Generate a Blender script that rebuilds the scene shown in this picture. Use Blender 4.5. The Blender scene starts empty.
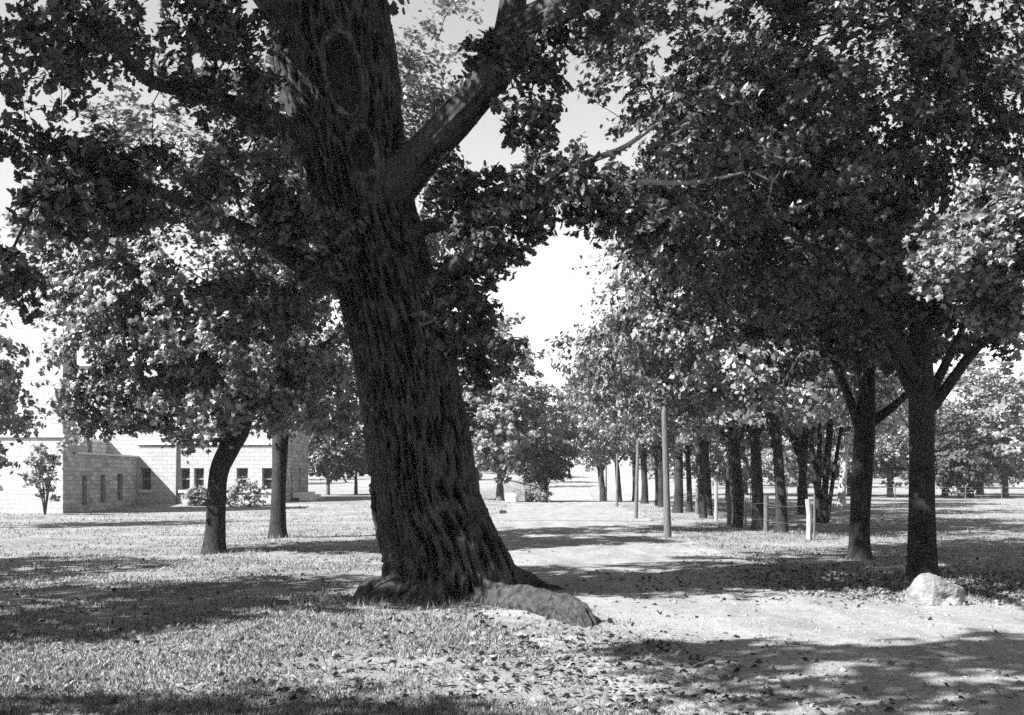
import bpy, math, random
import numpy as np
from mathutils import Vector

# ------------------------------------------------------------------ camera, sky, sun, exposure
sc = bpy.context.scene
COL = sc.collection
F = 1100.0; HOR = 480.0; EYE = 1.7
cam_d = bpy.data.cameras.new('camera'); cam = bpy.data.objects.new('camera', cam_d); COL.objects.link(cam)
cam.location = (0, 0, EYE); cam.rotation_euler = (math.radians(90), 0, 0)
cam_d.sensor_width = 36.0; cam_d.lens = 36.0 * F / 1024.0
cam_d.shift_y = (HOR - 357.5) / 1024.0
cam_d.clip_end = 3000; cam_d.clip_start = 0.1
sc.camera = cam

SUN_EL = math.radians(43); SUN_A = math.radians(30)      # the sun stands to the left and a little behind the viewer
to_sun = Vector((-math.cos(SUN_A) * math.cos(SUN_EL), -math.sin(SUN_A) * math.cos(SUN_EL), math.sin(SUN_EL)))
w = bpy.data.worlds.new('World'); sc.world = w; w.use_nodes = True
nt = w.node_tree; nt.nodes.clear()
sky = nt.nodes.new('ShaderNodeTexSky'); sky.sky_type = 'NISHITA'; sky.sun_disc = False
sky.sun_elevation = SUN_EL; sky.sun_rotation = math.atan2(to_sun.x, to_sun.y)
sky.dust_density = 0.6; sky.air_density = 1.3
bw = nt.nodes.new('ShaderNodeRGBToBW'); bg = nt.nodes.new('ShaderNodeBackground'); wo = nt.nodes.new('ShaderNodeOutputWorld')
bg.inputs['Strength'].default_value = 0.066
nt.links.new(sky.outputs[0], bw.inputs[0]); nt.links.new(bw.outputs[0], bg.inputs[0]); nt.links.new(bg.outputs[0], wo.inputs[0])
sd = bpy.data.lights.new('sun', 'SUN'); sd.energy = 5.0; sd.angle = math.radians(0.55); sd.color = (1, 0.985, 0.96)
sun = bpy.data.objects.new('sun', sd); COL.objects.link(sun)
sun.rotation_euler = to_sun.to_track_quat('Z', 'Y').to_euler()
vs = sc.view_settings
vs.view_transform = 'Standard'; vs.look = 'None'; vs.gamma = 1.0; vs.exposure = 1.9; vs.use_curve_mapping = False
sc.cycles.max_bounces = 5; sc.cycles.diffuse_bounces = 3; sc.cycles.glossy_bounces = 2; sc.cycles.transparent_max_bounces = 6
sc.cycles.transmission_bounces = 3; sc.cycles.volume_bounces = 0
sc.cycles.use_denoising = False; sc.cycles.sampling_pattern = 'TABULATED_SOBOL'

# ------------------------------------------------------------------ helpers
HAZE = 0.00025
def P(px, py, d):
    """A point d metres ahead that the photo shows at (px, py)."""
    return np.array([(px - 512.0) / F * d, d, EYE + (HOR - py) / F * d])

def hash3(ix, iy, iz, seed=0):
    n = (ix * 374761393 + iy * 668265263 + iz * 2147483647 + seed * 974634777).astype(np.int64) & 0xffffffff
    n = ((n ^ (n >> 13)) * 1274126177) & 0xffffffff
    n = ((n ^ (n >> 16)) * 2246822519) & 0xffffffff
    return ((n ^ (n >> 15)) & 0xffffff) / float(0xffffff)

def vnoise(p, seed=0):
    p = np.asarray(p, float); i = np.floor(p).astype(np.int64); f = p - i; f = f * f * (3 - 2 * f)
    r = 0
    for dx in (0, 1):
        for dy in (0, 1):
            for dz in (0, 1):
                wgt = (f[..., 0] if dx else 1 - f[..., 0]) * (f[..., 1] if dy else 1 - f[..., 1]) * (f[..., 2] if dz else 1 - f[..., 2])
                r = r + wgt * hash3(i[..., 0] + dx, i[..., 1] + dy, i[..., 2] + dz, seed)
    return r

def fbm(p, octv=4, seed=0):
    p = np.asarray(p, float); a, s, t = 0.5, 0, 0
    for k in range(octv):
        s = s + a * vnoise(p, seed + k); t += a; p = p * 2.03 + 17.1; a *= 0.5
    return s / t

def n2(x, y, sc_, seed=0, octv=3):
    x = np.asarray(x, float); y = np.asarray(y, float)
    return fbm(np.stack([x * sc_, y * sc_, np.zeros_like(x) + 0.37], -1), octv, seed)

def smooth(a, b, x):
    t = np.clip((np.asarray(x, float) - a) / (b - a), 0, 1); return t * t * (3 - 2 * t)

def mesh_from(name, verts, loops, sizes, mat, parent=None, smooth_shade=False, loc=None, attrs=None):
    verts = np.ascontiguousarray(verts, dtype=np.float32); loops = np.ascontiguousarray(loops, dtype=np.int32)
    sizes = np.ascontiguousarray(sizes, dtype=np.int32)
    if parent is not None:
        verts = verts - np.array(parent['base_at'], dtype=np.float32)
    elif loc is not None:
        verts = verts - np.array(loc, dtype=np.float32)
    me = bpy.data.meshes.new(name)
    me.vertices.add(len(verts)); me.vertices.foreach_set('co', verts.ravel())
    me.loops.add(len(loops)); me.loops.foreach_set('vertex_index', loops)
    me.polygons.add(len(sizes))
    st = np.zeros(len(sizes), dtype=np.int32); st[1:] = np.cumsum(sizes)[:-1]
    me.polygons.foreach_set('loop_start', st)
    try: me.polygons.foreach_set('loop_total', sizes)
    except Exception: pass
    me.polygons.foreach_set('use_smooth', np.full(len(sizes), bool(smooth_shade)))
    me.update(calc_edges=True); me.validate()
    if attrs:
        for an, av in attrs.items():
            at = me.attributes.new(an, 'FLOAT', 'POINT'); at.data.foreach_set('value', np.asarray(av, dtype=np.float32))
    me.materials.append(mat)
    o = bpy.data.objects.new(name, me); COL.objects.link(o)
    if parent is not None: o.parent = parent['obj']
    elif loc is not None: o.location = loc
    return o

class Root(dict):
    pass

def thing(name, label, cat, base, group=None):
    e = bpy.data.objects.new(name, None); COL.objects.link(e); e.empty_display_size = 0.3
    e.location = tuple(float(v) for v in base); e['label'] = label; e['category'] = cat
    if group: e['group'] = group
    return {'obj': e, 'base_at': [float(v) for v in base]}

def tag(o, label, cat=None, group=None):
    o['label'] = label
    if cat: o['category'] = cat
    if group: o['group'] = group
    return o

def structure(o, label=None, kind='structure'):
    o['kind'] = kind
    if label: o['label'] = label
    return o

def copy_thing(root, loc, rz, label, group=None, scale=1.0):
    src = root['obj']; r = src.copy(); COL.objects.link(r); r.location = tuple(float(v) for v in loc)
    r.rotation_euler = (0, 0, rz); r.scale = (scale, scale, scale); r['label'] = label
    if group: r['group'] = group
    for ch in list(src.children):
        c = ch.copy(); COL.objects.link(c); c.parent = r
        for g in list(ch.children):
            d = g.copy(); COL.objects.link(d); d.parent = c
    return r

class Geo:
    """Collects shapes and links them as one mesh object."""
    def __init__(s): s.v = []; s.l = []; s.z = []; s.n = 0
    def add(s, v, faces):
        v = np.asarray(v, float)
        for f in faces: s.l.extend([i + s.n for i in f]); s.z.append(len(f))
        s.v.append(v); s.n += len(v)
    def addnp(s, v, F_):
        F_ = np.asarray(F_); s.v.append(np.asarray(v, float)); s.l.extend((F_ + s.n).ravel().tolist()); s.z.extend([F_.shape[1]] * len(F_)); s.n += len(v)
    def box(s, a, b, M=None):
        (x0, y0, z0), (x1, y1, z1) = a, b
        v = np.array([(x0, y0, z0), (x1, y0, z0), (x1, y1, z0), (x0, y1, z0), (x0, y0, z1), (x1, y0, z1), (x1, y1, z1), (x0, y1, z1)], float)
        if M is not None: v = M(v)
        s.add(v, [(3, 2, 1, 0), (4, 5, 6, 7), (0, 1, 5, 4), (1, 2, 6, 5), (2, 3, 7, 6), (3, 0, 4, 7)])
    def tube(s, pts, rad, k=8, cap=True, disp=None):
        v, f = tube_np(pts, rad, k, disp)
        s.addnp(v, f)
        if cap:
            for ring, rev in ((0, True), (len(pts) - 1, False)):
                idx = list(range(ring * k, ring * k + k)); idx = idx[::-1] if rev else idx
                s.l.extend([i + s.n - len(v) for i in idx]); s.z.append(k)
    def build(s, name, mat, parent=None, smooth_shade=False, loc=None):
        return mesh_from(name, np.concatenate(s.v), s.l, s.z, mat, parent, smooth_shade, loc)

def tube_np(pts, rad, k=8, disp=None):
    pts = np.asarray(pts, float); rad = np.asarray(rad, float); n = len(pts)
    t = np.gradient(pts, axis=0); t /= np.linalg.norm(t, axis=1)[:, None] + 1e-9
    ref = np.array([0, -1, 0.0]) if abs(t[0][1]) < 0.9 else np.array([1, 0, 0.0])
    U = np.zeros_like(pts); V = np.zeros_like(pts); u = ref - t[0] * ref.dot(t[0]); u /= np.linalg.norm(u)
    for i in range(n):
        u = u - t[i] * u.dot(t[i]); u /= np.linalg.norm(u); U[i] = u; V[i] = np.cross(t[i], u)
    a = np.arange(k) * 2 * np.pi / k
    R = np.repeat(rad[:, None], k, 1)
    if disp is not None:
        sl = np.concatenate([[0], np.cumsum(np.linalg.norm(np.diff(pts, axis=0), axis=1))])
        R = disp(R, np.repeat(a[None], n, 0), np.repeat(sl[:, None], k, 1))
    v = pts[:, None, :] + R[..., None] * (np.cos(a)[None, :, None] * U[:, None, :] + np.sin(a)[None, :, None] * V[:, None, :])
    i = np.arange(n - 1)[:, None] * k; j = np.arange(k)[None]; j2 = (j + 1) % k
    f = np.stack([i + j, i + j2, i + k + j2, i + k + j], -1).reshape(-1, 4)
    return v.reshape(-1, 3), f

def resample(pts, rad, n):
    """Smooth a polyline (Catmull-Rom) and sample it at n points."""
    pts = np.asarray(pts, float); rad = np.asarray(rad, float)
    q = np.concatenate([pts, rad[:, None]], 1); q = np.concatenate([2 * q[:1] - q[1:2], q, 2 * q[-1:] - q[-2:-1]])
    m = len(pts) - 1; u = np.linspace(0, m - 1e-6, n); i = np.floor(u).astype(int); t = (u - i)[:, None]
    p0, p1, p2, p3 = q[i], q[i + 1], q[i + 2], q[i + 3]
    r = 0.5 * (2 * p1 + (p2 - p0) * t + (2 * p0 - 5 * p1 + 4 * p2 - p3) * t ** 2 + (3 * p1 - p0 - 3 * p2 + p3) * t ** 3)
    return r[:, :3], np.maximum(r[:, 3], 0.002)

# ------------------------------------------------------------------ materials (all neutral grey: the photograph is black and white)
def newmat(name):
    m = bpy.data.materials.new(name); m.use_nodes = True; t = m.node_tree; t.nodes.clear()
    out = t.nodes.new('ShaderNodeOutputMaterial'); return m, t, out
def N(t, typ, **kw):
    n = t.nodes.new(typ)
    for k, v in kw.items():
        if k.startswith('i_'):
            key = k[2:]; n.inputs[int(key) if key.isdigit() else key.replace('_', ' ')].default_value = v
        else: setattr(n, k, v)
    return n
def g(v): return (v, v, v, 1)
def ramp(t, fac, stops):
    r = t.nodes.new('ShaderNodeValToRGB'); e = r.color_ramp.elements
    while len(e) < len(stops): e.new(0.5)
    for el, (p, c) in zip(e, stops): el.position = p; el.color = g(c)
    t.links.new(fac, r.inputs[0]); return r.outputs[0]
def noise(t, vec, scale, detail=4, rough=0.55, dist=0.0):
    n = N(t, 'ShaderNodeTexNoise'); n.inputs['Scale'].default_value = scale; n.inputs['Detail'].default_value = detail
    n.inputs['Roughness'].default_value = rough; n.inputs['Distortion'].default_value = dist
    if vec is not None: t.links.new(vec, n.inputs['Vector'])
    return n.outputs['Fac']
def mapping(t, scale, coord='Object'):
    c = N(t, 'ShaderNodeTexCoord'); m = N(t, 'ShaderNodeMapping'); m.inputs['Scale'].default_value = scale
    t.links.new(c.outputs[coord], m.inputs[0]); return m.outputs[0]
def mathn(t, op, a, b):
    m = N(t, 'ShaderNodeMath', operation=op)
    for i, v in enumerate((a, b)):
        if hasattr(v, 'is_output'): t.links.new(v, m.inputs[i])
        else: m.inputs[i].default_value = v
    return m.outputs[0]
def bump(t, h, strength, dist):
    b = N(t, 'ShaderNodeBump'); b.inputs['Strength'].default_value = strength; b.inputs['Distance'].default_value = dist
    t.links.new(h, b.inputs['Height']); return b.outputs[0]
def principled(t, out, col, rough=0.8, normal=None, spec=0.3):
    p = N(t, 'ShaderNodeBsdfPrincipled'); p.inputs['Roughness'].default_value = rough; p.inputs['Specular IOR Level'].default_value = spec
    if hasattr(col, 'is_output'): t.links.new(col, p.inputs['Base Color'])
    else: p.inputs['Base Color'].default_value = g(col)
    if normal is not None: t.links.new(normal, p.inputs['Normal'])
    t.links.new(p.outputs[0], out.inputs[0]); return p

def mat_plain(name, a, b, scale=6, rough=0.8, bumpd=0.0, spec=0.3, stretch=(1, 1, 1)):
    m, t, o = newmat(name); v = mapping(t, stretch); n = noise(t, v, scale, 6, 0.6)
    c = ramp(t, n, [(0.3, a), (0.7, b)])
    principled(t, o, c, rough, bump(t, noise(t, v, scale * 4, 5, 0.65), 0.7, bumpd) if bumpd else None, spec); return m

def mat_leaf(name, lo, hi, trans=0.25, rough=0.42, spec=0.5):
    m, t, o = newmat(name)
    ge = N(t, 'ShaderNodeNewGeometry')
    c = ramp(t, ge.outputs['Random Per Island'], [(0.0, lo), (1.0, hi)])
    p = N(t, 'ShaderNodeBsdfPrincipled'); p.inputs['Roughness'].default_value = rough; p.inputs['Specular IOR Level'].default_value = spec
    t.links.new(c, p.inputs['Base Color'])
    tr = N(t, 'ShaderNodeBsdfTranslucent'); t.links.new(c, tr.inputs[0])
    mx = N(t, 'ShaderNodeMixShader'); mx.inputs[0].default_value = trans
    t.links.new(p.outputs[0], mx.inputs[1]); t.links.new(tr.outputs[0], mx.inputs[2]); t.links.new(mx.outputs[0], o.inputs[0])
    return m

def mat_bark(name, lo, hi, su=26, sv=3.0, bd=0.03, rough=0.9, attr=None):
    m, t, o = newmat(name)
    v = mapping(t, (su, su, sv)); n = noise(t, v, 1.0, 6, 0.6, 0.6)
    v2 = mapping(t, (1, 1, 1)); n2_ = noise(t, v2, 1.6, 4, 0.6)
    s = mathn(t, 'ADD', mathn(t, 'MULTIPLY', n, 0.6), mathn(t, 'MULTIPLY', n2_, 0.4))
    c = ramp(t, s, [(0.38, lo), (0.52, (lo + hi) / 2), (0.66, hi)])
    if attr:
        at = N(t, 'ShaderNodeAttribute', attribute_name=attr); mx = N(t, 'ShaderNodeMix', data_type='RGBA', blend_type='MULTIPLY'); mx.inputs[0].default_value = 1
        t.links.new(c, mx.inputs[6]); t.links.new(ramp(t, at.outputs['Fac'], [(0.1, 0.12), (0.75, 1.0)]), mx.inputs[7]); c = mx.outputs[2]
    principled(t, o, c, rough, bump(t, n, 0.9, bd), 0.15); return m

M = {}
M['oak_bark'] = mat_bark('oak_bark', 0.015, 0.075, 16, 1.6, 0.03)
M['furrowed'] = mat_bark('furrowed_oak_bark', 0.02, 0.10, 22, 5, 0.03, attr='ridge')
M['scar'] = mat_bark('healed_scar_wood', 0.015, 0.2, 14, 7, 0.02)
M['root'] = mat_bark('weathered_root', 0.01, 0.075, 13, 13, 0.05)
M['bark'] = mat_bark('maple_bark', 0.012, 0.045, 30, 4.0, 0.02)
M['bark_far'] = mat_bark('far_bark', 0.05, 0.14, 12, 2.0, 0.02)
M['sunlit_bark'] = mat_bark('painted_sunlit_bark', 0.14, 0.4, 12, 12, 0.01)  # limb bark made paler: sunlight painted into the colour
M['bark_pale'] = mat_bark('pale_bark', 0.25, 0.5, 12, 3.0, 0.02)
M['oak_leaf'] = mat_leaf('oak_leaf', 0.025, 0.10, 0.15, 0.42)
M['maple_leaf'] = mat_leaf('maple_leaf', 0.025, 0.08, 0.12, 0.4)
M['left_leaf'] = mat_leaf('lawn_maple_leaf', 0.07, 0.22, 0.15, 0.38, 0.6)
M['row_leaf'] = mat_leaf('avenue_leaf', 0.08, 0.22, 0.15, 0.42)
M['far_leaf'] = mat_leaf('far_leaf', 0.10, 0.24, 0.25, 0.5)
M['dark_leaf'] = mat_leaf('evergreen_leaf', 0.02, 0.06, 0.1, 0.6)
M['dry_leaf'] = mat_leaf('dry_leaf', 0.03, 0.2, 0.1, 0.7, 0.2)
M['blade'] = mat_leaf('grass_blade', 0.06, 0.26, 0.15, 0.55, 0.25)
M['pole'] = mat_plain('weathered_pole_wood', 0.05, 0.14, 3, 0.85, 0.01, 0.2, (12, 12, 1))
M['white_wood'] = mat_plain('whitewashed_wood', 0.16, 0.3, 6, 0.8, 0.008, 0.2, (6, 6, 1))
M['wire'] = mat_plain('fence_wire', 0.1, 0.2, 8, 0.5)
M['paint'] = mat_plain('sash_paint', 0.18, 0.3, 8, 0.6)
M['stone_trim'] = mat_plain('limestone_trim', 0.5, 0.66, 3, 0.85, 0.01)
M['glass'] = None
m, t, o = newmat('dark_window_glass'); principled(t, o, 0.03, 0.12, None, 0.6); M['glass'] = m

def lawn_colour(t, v):
    a = noise(t, v, 0.35, 5, 0.6); b = noise(t, v, 3.0, 6, 0.7); c_ = noise(t, v, 40.0, 3, 0.7)
    s = mathn(t, 'ADD', mathn(t, 'MULTIPLY', a, 0.35), mathn(t, 'ADD', mathn(t, 'MULTIPLY', b, 0.35), mathn(t, 'MULTIPLY', c_, 0.3)))
    return ramp(t, s, [(0.36, 0.09), (0.48, 0.19), (0.6, 0.30)]), mathn(t, 'ADD', b, mathn(t, 'MULTIPLY', c_, 0.6))
def mat_ground():
    m, t, o = newmat('dry_lawn'); v = mapping(t, (1, 1, 1)); c, hgt = lawn_colour(t, v)
    principled(t, o, c, 0.95, bump(t, hgt, 0.9, 0.08), 0.1); return m
M['ground'] = mat_ground()
def mat_road():
    m, t, o = newmat('packed_dirt'); v = mapping(t, (1, 1, 1)); v2 = mapping(t, (1.6, 0.4, 1))
    a = noise(t, v2, 0.9, 5, 0.6, 0.4); b = noise(t, v, 9.0, 7, 0.7); c_ = noise(t, v, 60, 2, 0.6)
    s = mathn(t, 'ADD', mathn(t, 'MULTIPLY', a, 0.4), mathn(t, 'ADD', mathn(t, 'MULTIPLY', b, 0.35), mathn(t, 'MULTIPLY', c_, 0.25)))
    c = ramp(t, s, [(0.36, 0.11), (0.48, 0.19), (0.6, 0.27)])
    gc, gh = lawn_colour(t, v)
    at = N(t, 'ShaderNodeAttribute', attribute_name='edge')
    e = mathn(t, 'ADD', at.outputs['Fac'], mathn(t, 'ADD', mathn(t, 'MULTIPLY', mathn(t, 'SUBTRACT', noise(t, v, 0.9, 6, 0.7), 0.5), 2.2), mathn(t, 'MULTIPLY', mathn(t, 'SUBTRACT', noise(t, v, 14, 4, 0.7), 0.5), 1.2)))
    mr = N(t, 'ShaderNodeMapRange'); mr.inputs['From Min'].default_value = -0.55; mr.inputs['From Max'].default_value = 0.1; t.links.new(e, mr.inputs['Value'])
    mx = N(t, 'ShaderNodeMix', data_type='RGBA'); t.links.new(mr.outputs[0], mx.inputs[0]); t.links.new(gc, mx.inputs[6]); t.links.new(c, mx.inputs[7])
    hgt = mathn(t, 'ADD', b, mathn(t, 'MULTIPLY', c_, 0.4))
    principled(t, o, mx.outputs[2], 0.92, bump(t, hgt, 0.7, 0.05), 0.15); return m
M['road'] = mat_road()
def mat_stone(name, axis, lo, hi):
    m, t, o = newmat(name); c = N(t, 'ShaderNodeTexCoord'); s = N(t, 'ShaderNodeSeparateXYZ'); k = N(t, 'ShaderNodeCombineXYZ')
    t.links.new(c.outputs['Object'], s.inputs[0]); t.links.new(s.outputs[axis], k.inputs[0]); t.links.new(s.outputs[2], k.inputs[1])
    b = N(t, 'ShaderNodeTexBrick'); b.offset = 0.5; b.inputs['Scale'].default_value = 1.0
    b.inputs['Brick Width'].default_value = 0.62; b.inputs['Row Height'].default_value = 0.24; b.inputs['Mortar Size'].default_value = 0.014
    b.inputs['Color1'].default_value = g(lo); b.inputs['Color2'].default_value = g(hi); b.inputs['Mortar'].default_value = g(lo * 0.85)
    t.links.new(k.outputs[0], b.inputs['Vector'])
    n = noise(t, c.outputs['Object'], 5.0, 5, 0.65)
    mx = N(t, 'ShaderNodeMix', data_type='RGBA', blend_type='MULTIPLY'); mx.inputs[0].default_value = 0.6
    t.links.new(b.outputs['Color'], mx.inputs[6]); t.links.new(ramp(t, n, [(0.3, 0.6), (0.65, 1.0)]), mx.inputs[7])
    hgt = mathn(t, 'SUBTRACT', mathn(t, 'MULTIPLY', n, 0.8), b.outputs['Fac'])
    principled(t, o, mx.outputs[2], 0.9, bump(t, hgt, 0.6, 0.03), 0.15); return m
M['stone_x'] = mat_stone('limestone_ashlar_front', 0, 0.38, 0.46)
M['stone_y'] = mat_stone('limestone_ashlar_side', 1, 0.28, 0.52)
M['rock'] = mat_plain('field_stone', 0.08, 0.3, 3, 0.85, 0.07)

# ------------------------------------------------------------------ terrain
def gz(x, y):
    x = np.asarray(x, float); y = np.asarray(y, float)
    z = (n2(x, y, 0.18, 3) - 0.5) * 0.16
    z = z + ((n2(x, y, 1.1, 5, 2) - .5) * .07 + (n2(x, y, 3.1, 6, 2) - .5) * .035) * smooth(60, 30, y)
    z = z + 0.42 * smooth(58, 72, y) * smooth(4, -8, x)
    z = z + smooth(64, 78, y) * 0.12
    z = z - 1.3 * smooth(80, 125, y) * smooth(14, 7, np.abs(x - 3 - 0.054 * (y - 30)))
    z = z + 6.5 * smooth(140, 420, y) + 0.5 * smooth(420, 900, y)
    near = smooth(6, 3, np.hypot(x + 1.05, y - 15.9)); z = z + 0.02 * near
    return z
def gp(x, y): return np.array([x, y, float(gz(np.array([x]), np.array([y]))[0])])

def grid_mesh(name, xs, ys, zf, mat, mask=None, loc=None):
    X, Y = np.meshgrid(xs, ys); Z = zf(X, Y); v = np.stack([X, Y, Z], -1).reshape(-1, 3)
    nx, ny = len(xs), len(ys); i = np.arange(ny - 1)[:, None] * nx; j = np.arange(nx - 1)[None]
    f = np.stack([i + j, i + j + 1, i + nx + j + 1, i + nx + j], -1).reshape(-1, 4)
    if mask is not None:
        k = mask(v[:, 0], v[:, 1]); f = f[k[f].all(1)]
        used = np.unique(f); mp = -np.ones(len(v), int); mp[used] = np.arange(len(used)); v = v[used]; f = mp[f]
    return mesh_from(name, v, f.ravel(), np.full(len(f), 4), mat, None, True)

def spaced(a, b, near, far, power):
    t = np.linspace(0, 1, near); return a + (b - a) * t ** power
xs = np.concatenate([-np.linspace(1, 0, 120)[:-1] ** 3.2 * 900, np.linspace(0, 1, 120) ** 3.2 * 900])
ys = np.concatenate([np.linspace(-60, 2, 40)[:-1], np.linspace(2, 40, 230)[:-1], 40 + np.linspace(0, 1, 190) ** 2.2 * 1400])
xs = np.unique(np.concatenate([xs, np.linspace(-14, 14, 170)]))
structure(grid_mesh('ground', xs, ys, gz, M['ground']), 'dry mown lawn under the trees')

# road: left and right edges by distance
RL = np.array([(-8, -14.0), (2, 4.0), (7, 2.6), (10, 1.7), (13, 1.0), (16, 0.35), (20, -0.3), (26, -0.6), (34, -0.5), (45, 0.0), (60, 0.6), (75, 1.2), (120, 4.2), (300, 14.4), (420, 21)])
RR = np.array([(-8, 30.0), (12.4, 30.0), (13.2, 12.0), (14.2, 7.6), (15.4, 4.6), (18, 3.6), (24, 3.5), (34, 3.9), (45, 4.6), (60, 5.4), (75, 6.0), (120, 8.6), (300, 18.4), (420, 25)])
def road_edge(x, y):
    l = np.interp(y, RL[:, 0], RL[:, 1]); r = np.interp(y, RR[:, 0], RR[:, 1])
    return np.minimum(x - l, r - x)
def road_in(x, y, pad=0.0):
    wob = (n2(x, y, 0.9, 21) - 0.5) * 1.1 + (n2(x, y, 3.5, 22) - 0.5) * 0.5
    l = np.interp(y, RL[:, 0], RL[:, 1]); r = np.interp(y, RR[:, 0], RR[:, 1])
    return (x > l + wob - pad) & (x < r + wob + pad) & (y > 1) & (y < 400)
def road_sheet(rx, ry, lift, lab):
    o_ = grid_mesh('road', rx, ry, lambda x, y: gz(x, y) + lift, M['road'], lambda x, y: (road_edge(x, y) > -1.3) & (y > 1) & (y < 400))
    c = np.empty(len(o_.data.vertices) * 3, dtype=np.float32); o_.data.vertices.foreach_get('co', c); c = c.reshape(-1, 3)
    at = o_.data.attributes.new('edge', 'FLOAT', 'POINT'); at.data.foreach_set('value', road_edge(c[:, 0], c[:, 1]).astype(np.float32))
    structure(o_, lab)
road_sheet(np.linspace(-3.5, 24, 360), np.linspace(3, 45, 560), 0.02, 'pale packed dirt road')
road_sheet(np.linspace(-3, 28, 150), 45 + np.linspace(0, 1, 150) ** 1.6 * 350, 0.03, 'far stretch of the dirt road beyond the crest')

# ------------------------------------------------------------------ foliage and trees
def leaf_template(kind):
    if kind == 'oak':      # long leaf with rounded lobes
        h = [(0.0, 0.0), (0.10, 0.12), (0.24, 0.30), (0.15, 0.38), (0.34, 0.55), (0.2, 0.64), (0.27, 0.82), (0.0, 1.0)]
        out = h + [(-x, y) for x, y in h[1:-1]][::-1]
        z = [-(0.35 * abs(x)) - 0.25 * y * y for x, y in out]; cen = (0, 0.5, 0.03 - 0.06)
    elif kind == 'maple':  # five pointed lobes
        h = [(0.0, 0.0), (0.30, -0.02), (0.25, 0.2), (0.56, 0.42), (0.27, 0.52), (0.0, 1.0)]
        out = h + [(-x, y) for x, y in h[1:-1]][::-1]
        z = [-(0.3 * abs(x)) - 0.3 * max(0, y) ** 2 for x, y in out]; cen = (0, 0.35, 0.0)
    elif kind == 'clump':  # small spray seen far off
        out = [(0, 0), (0.5, 0.25), (0.2, 0.5), (0.34, 0.9), (-0.15, 0.72), (-0.5, 0.6), (-0.28, 0.3)]
        z = [0, -0.1, 0.02, -0.2, 0, -0.15, 0.03]; cen = (0, 0.45, 0.08)
    else:                  # simple folded leaf
        out = [(0, 0), (0.36, 0.4), (0, 1.0), (-0.36, 0.4)]; z = [0, -0.12, -0.22, -0.12]
        v = np.array([(x, y, q) for (x, y), q in zip(out, z)]); return v, np.array([(0, 1, 2), (0, 2, 3)])
    v = np.array([(x, y, q) for (x, y), q in zip(out, z)] + [cen]); k = len(out)
    return v, np.array([(i, (i + 1) % k, k) for i in range(k)])

def leaves_np(pos, nrm, size, kind, rng):
    tv, tf = leaf_template(kind); n = len(pos)
    nrm = nrm / (np.linalg.norm(nrm, axis=1)[:, None] + 1e-9)
    a = rng.normal(size=(n, 3)); a[:, 2] -= 0.55; a -= nrm * (a * nrm).sum(1)[:, None]; a /= np.linalg.norm(a, axis=1)[:, None] + 1e-9
    b = np.cross(a, nrm)
    s = size[:, None, None]
    v = pos[:, None, :] + s * (tv[None, :, 0, None] * b[:, None, :] + (tv[None, :, 1, None] - 0.4) * a[:, None, :] + tv[None, :, 2, None] * nrm[:, None, :])
    f = tf[None] + (np.arange(n) * len(tv))[:, None, None]
    return v.reshape(-1, 3), f.reshape(-1, 3)

def sample_clumps(ells, rng, spread=0.55):
    """ells: (centre xyz, radii xyz, count)."""
    out = []
    for c, r, n in ells:
        d = rng.normal(size=(n, 3)); d /= np.linalg.norm(d, axis=1)[:, None]
        rad = rng.uniform(spread ** 3, 1, n) ** (1 / 3)
        out.append(np.asarray(c)[None] + d * rad[:, None] * np.asarray(r)[None])
    return np.concatenate(out)

TW = 7
def make_twigs(clumps, centre, sig, rng, flat=0.5, outw=0.5):
    """Seven side twigs for every leaf clump."""
    n = len(clumps); ow = clumps - np.asarray(centre)[None]; ow /= np.linalg.norm(ow, axis=1)[:, None] + 1e-9
    d = rng.normal(size=(n, TW, 3)); d[..., 2] *= flat; d /= np.linalg.norm(d, axis=2)[..., None]
    d = d + outw * ow[:, None, :] + np.array([0, 0, -0.12]); d /= np.linalg.norm(d, axis=2)[..., None]
    return d * (sig * 1.75 * rng.uniform(.5, 1.25, (n, TW)) * rng.uniform(.7, 1.3, (n, 1)))[..., None]

def crown_leaves(clumps, centre, per, sig, size, rng, flat=0.45, up=0.75, outw=0.5, jit=0.6, size_j=0.35, twigs=None, tip=1.6):
    n = len(clumps); cnt = np.maximum(1, (per * rng.uniform(0.5, 1.5, n)).astype(int))
    if twigs is None: twigs = make_twigs(clumps, centre, sig, rng, flat)
    idx = np.repeat(np.arange(n), cnt); m = len(idx); k = rng.integers(0, TW, m)
    ow = clumps - np.asarray(centre)[None]; ow /= np.linalg.norm(ow, axis=1)[:, None] + 1e-9
    t = rng.uniform(0.05, 1, m) ** (1 / tip); tv = twigs[idx, k]
    pos = clumps[idx] + tv * t[:, None]; pos[:, 2] -= 0.12 * t ** 2 * np.linalg.norm(tv, axis=1)
    pos = pos + rng.normal(size=(m, 3)) * np.minimum(size * 0.55, sig * .22)
    tn = rng.normal(size=(n, TW, 3)) * 0.35
    nr = np.array([0, 0, up])[None] + outw * ow[idx] + tn[idx, k] + rng.normal(size=(m, 3)) * jit * 0.75
    return pos, nr, size * rng.uniform(1 - size_j, 1 + size_j, m)

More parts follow.
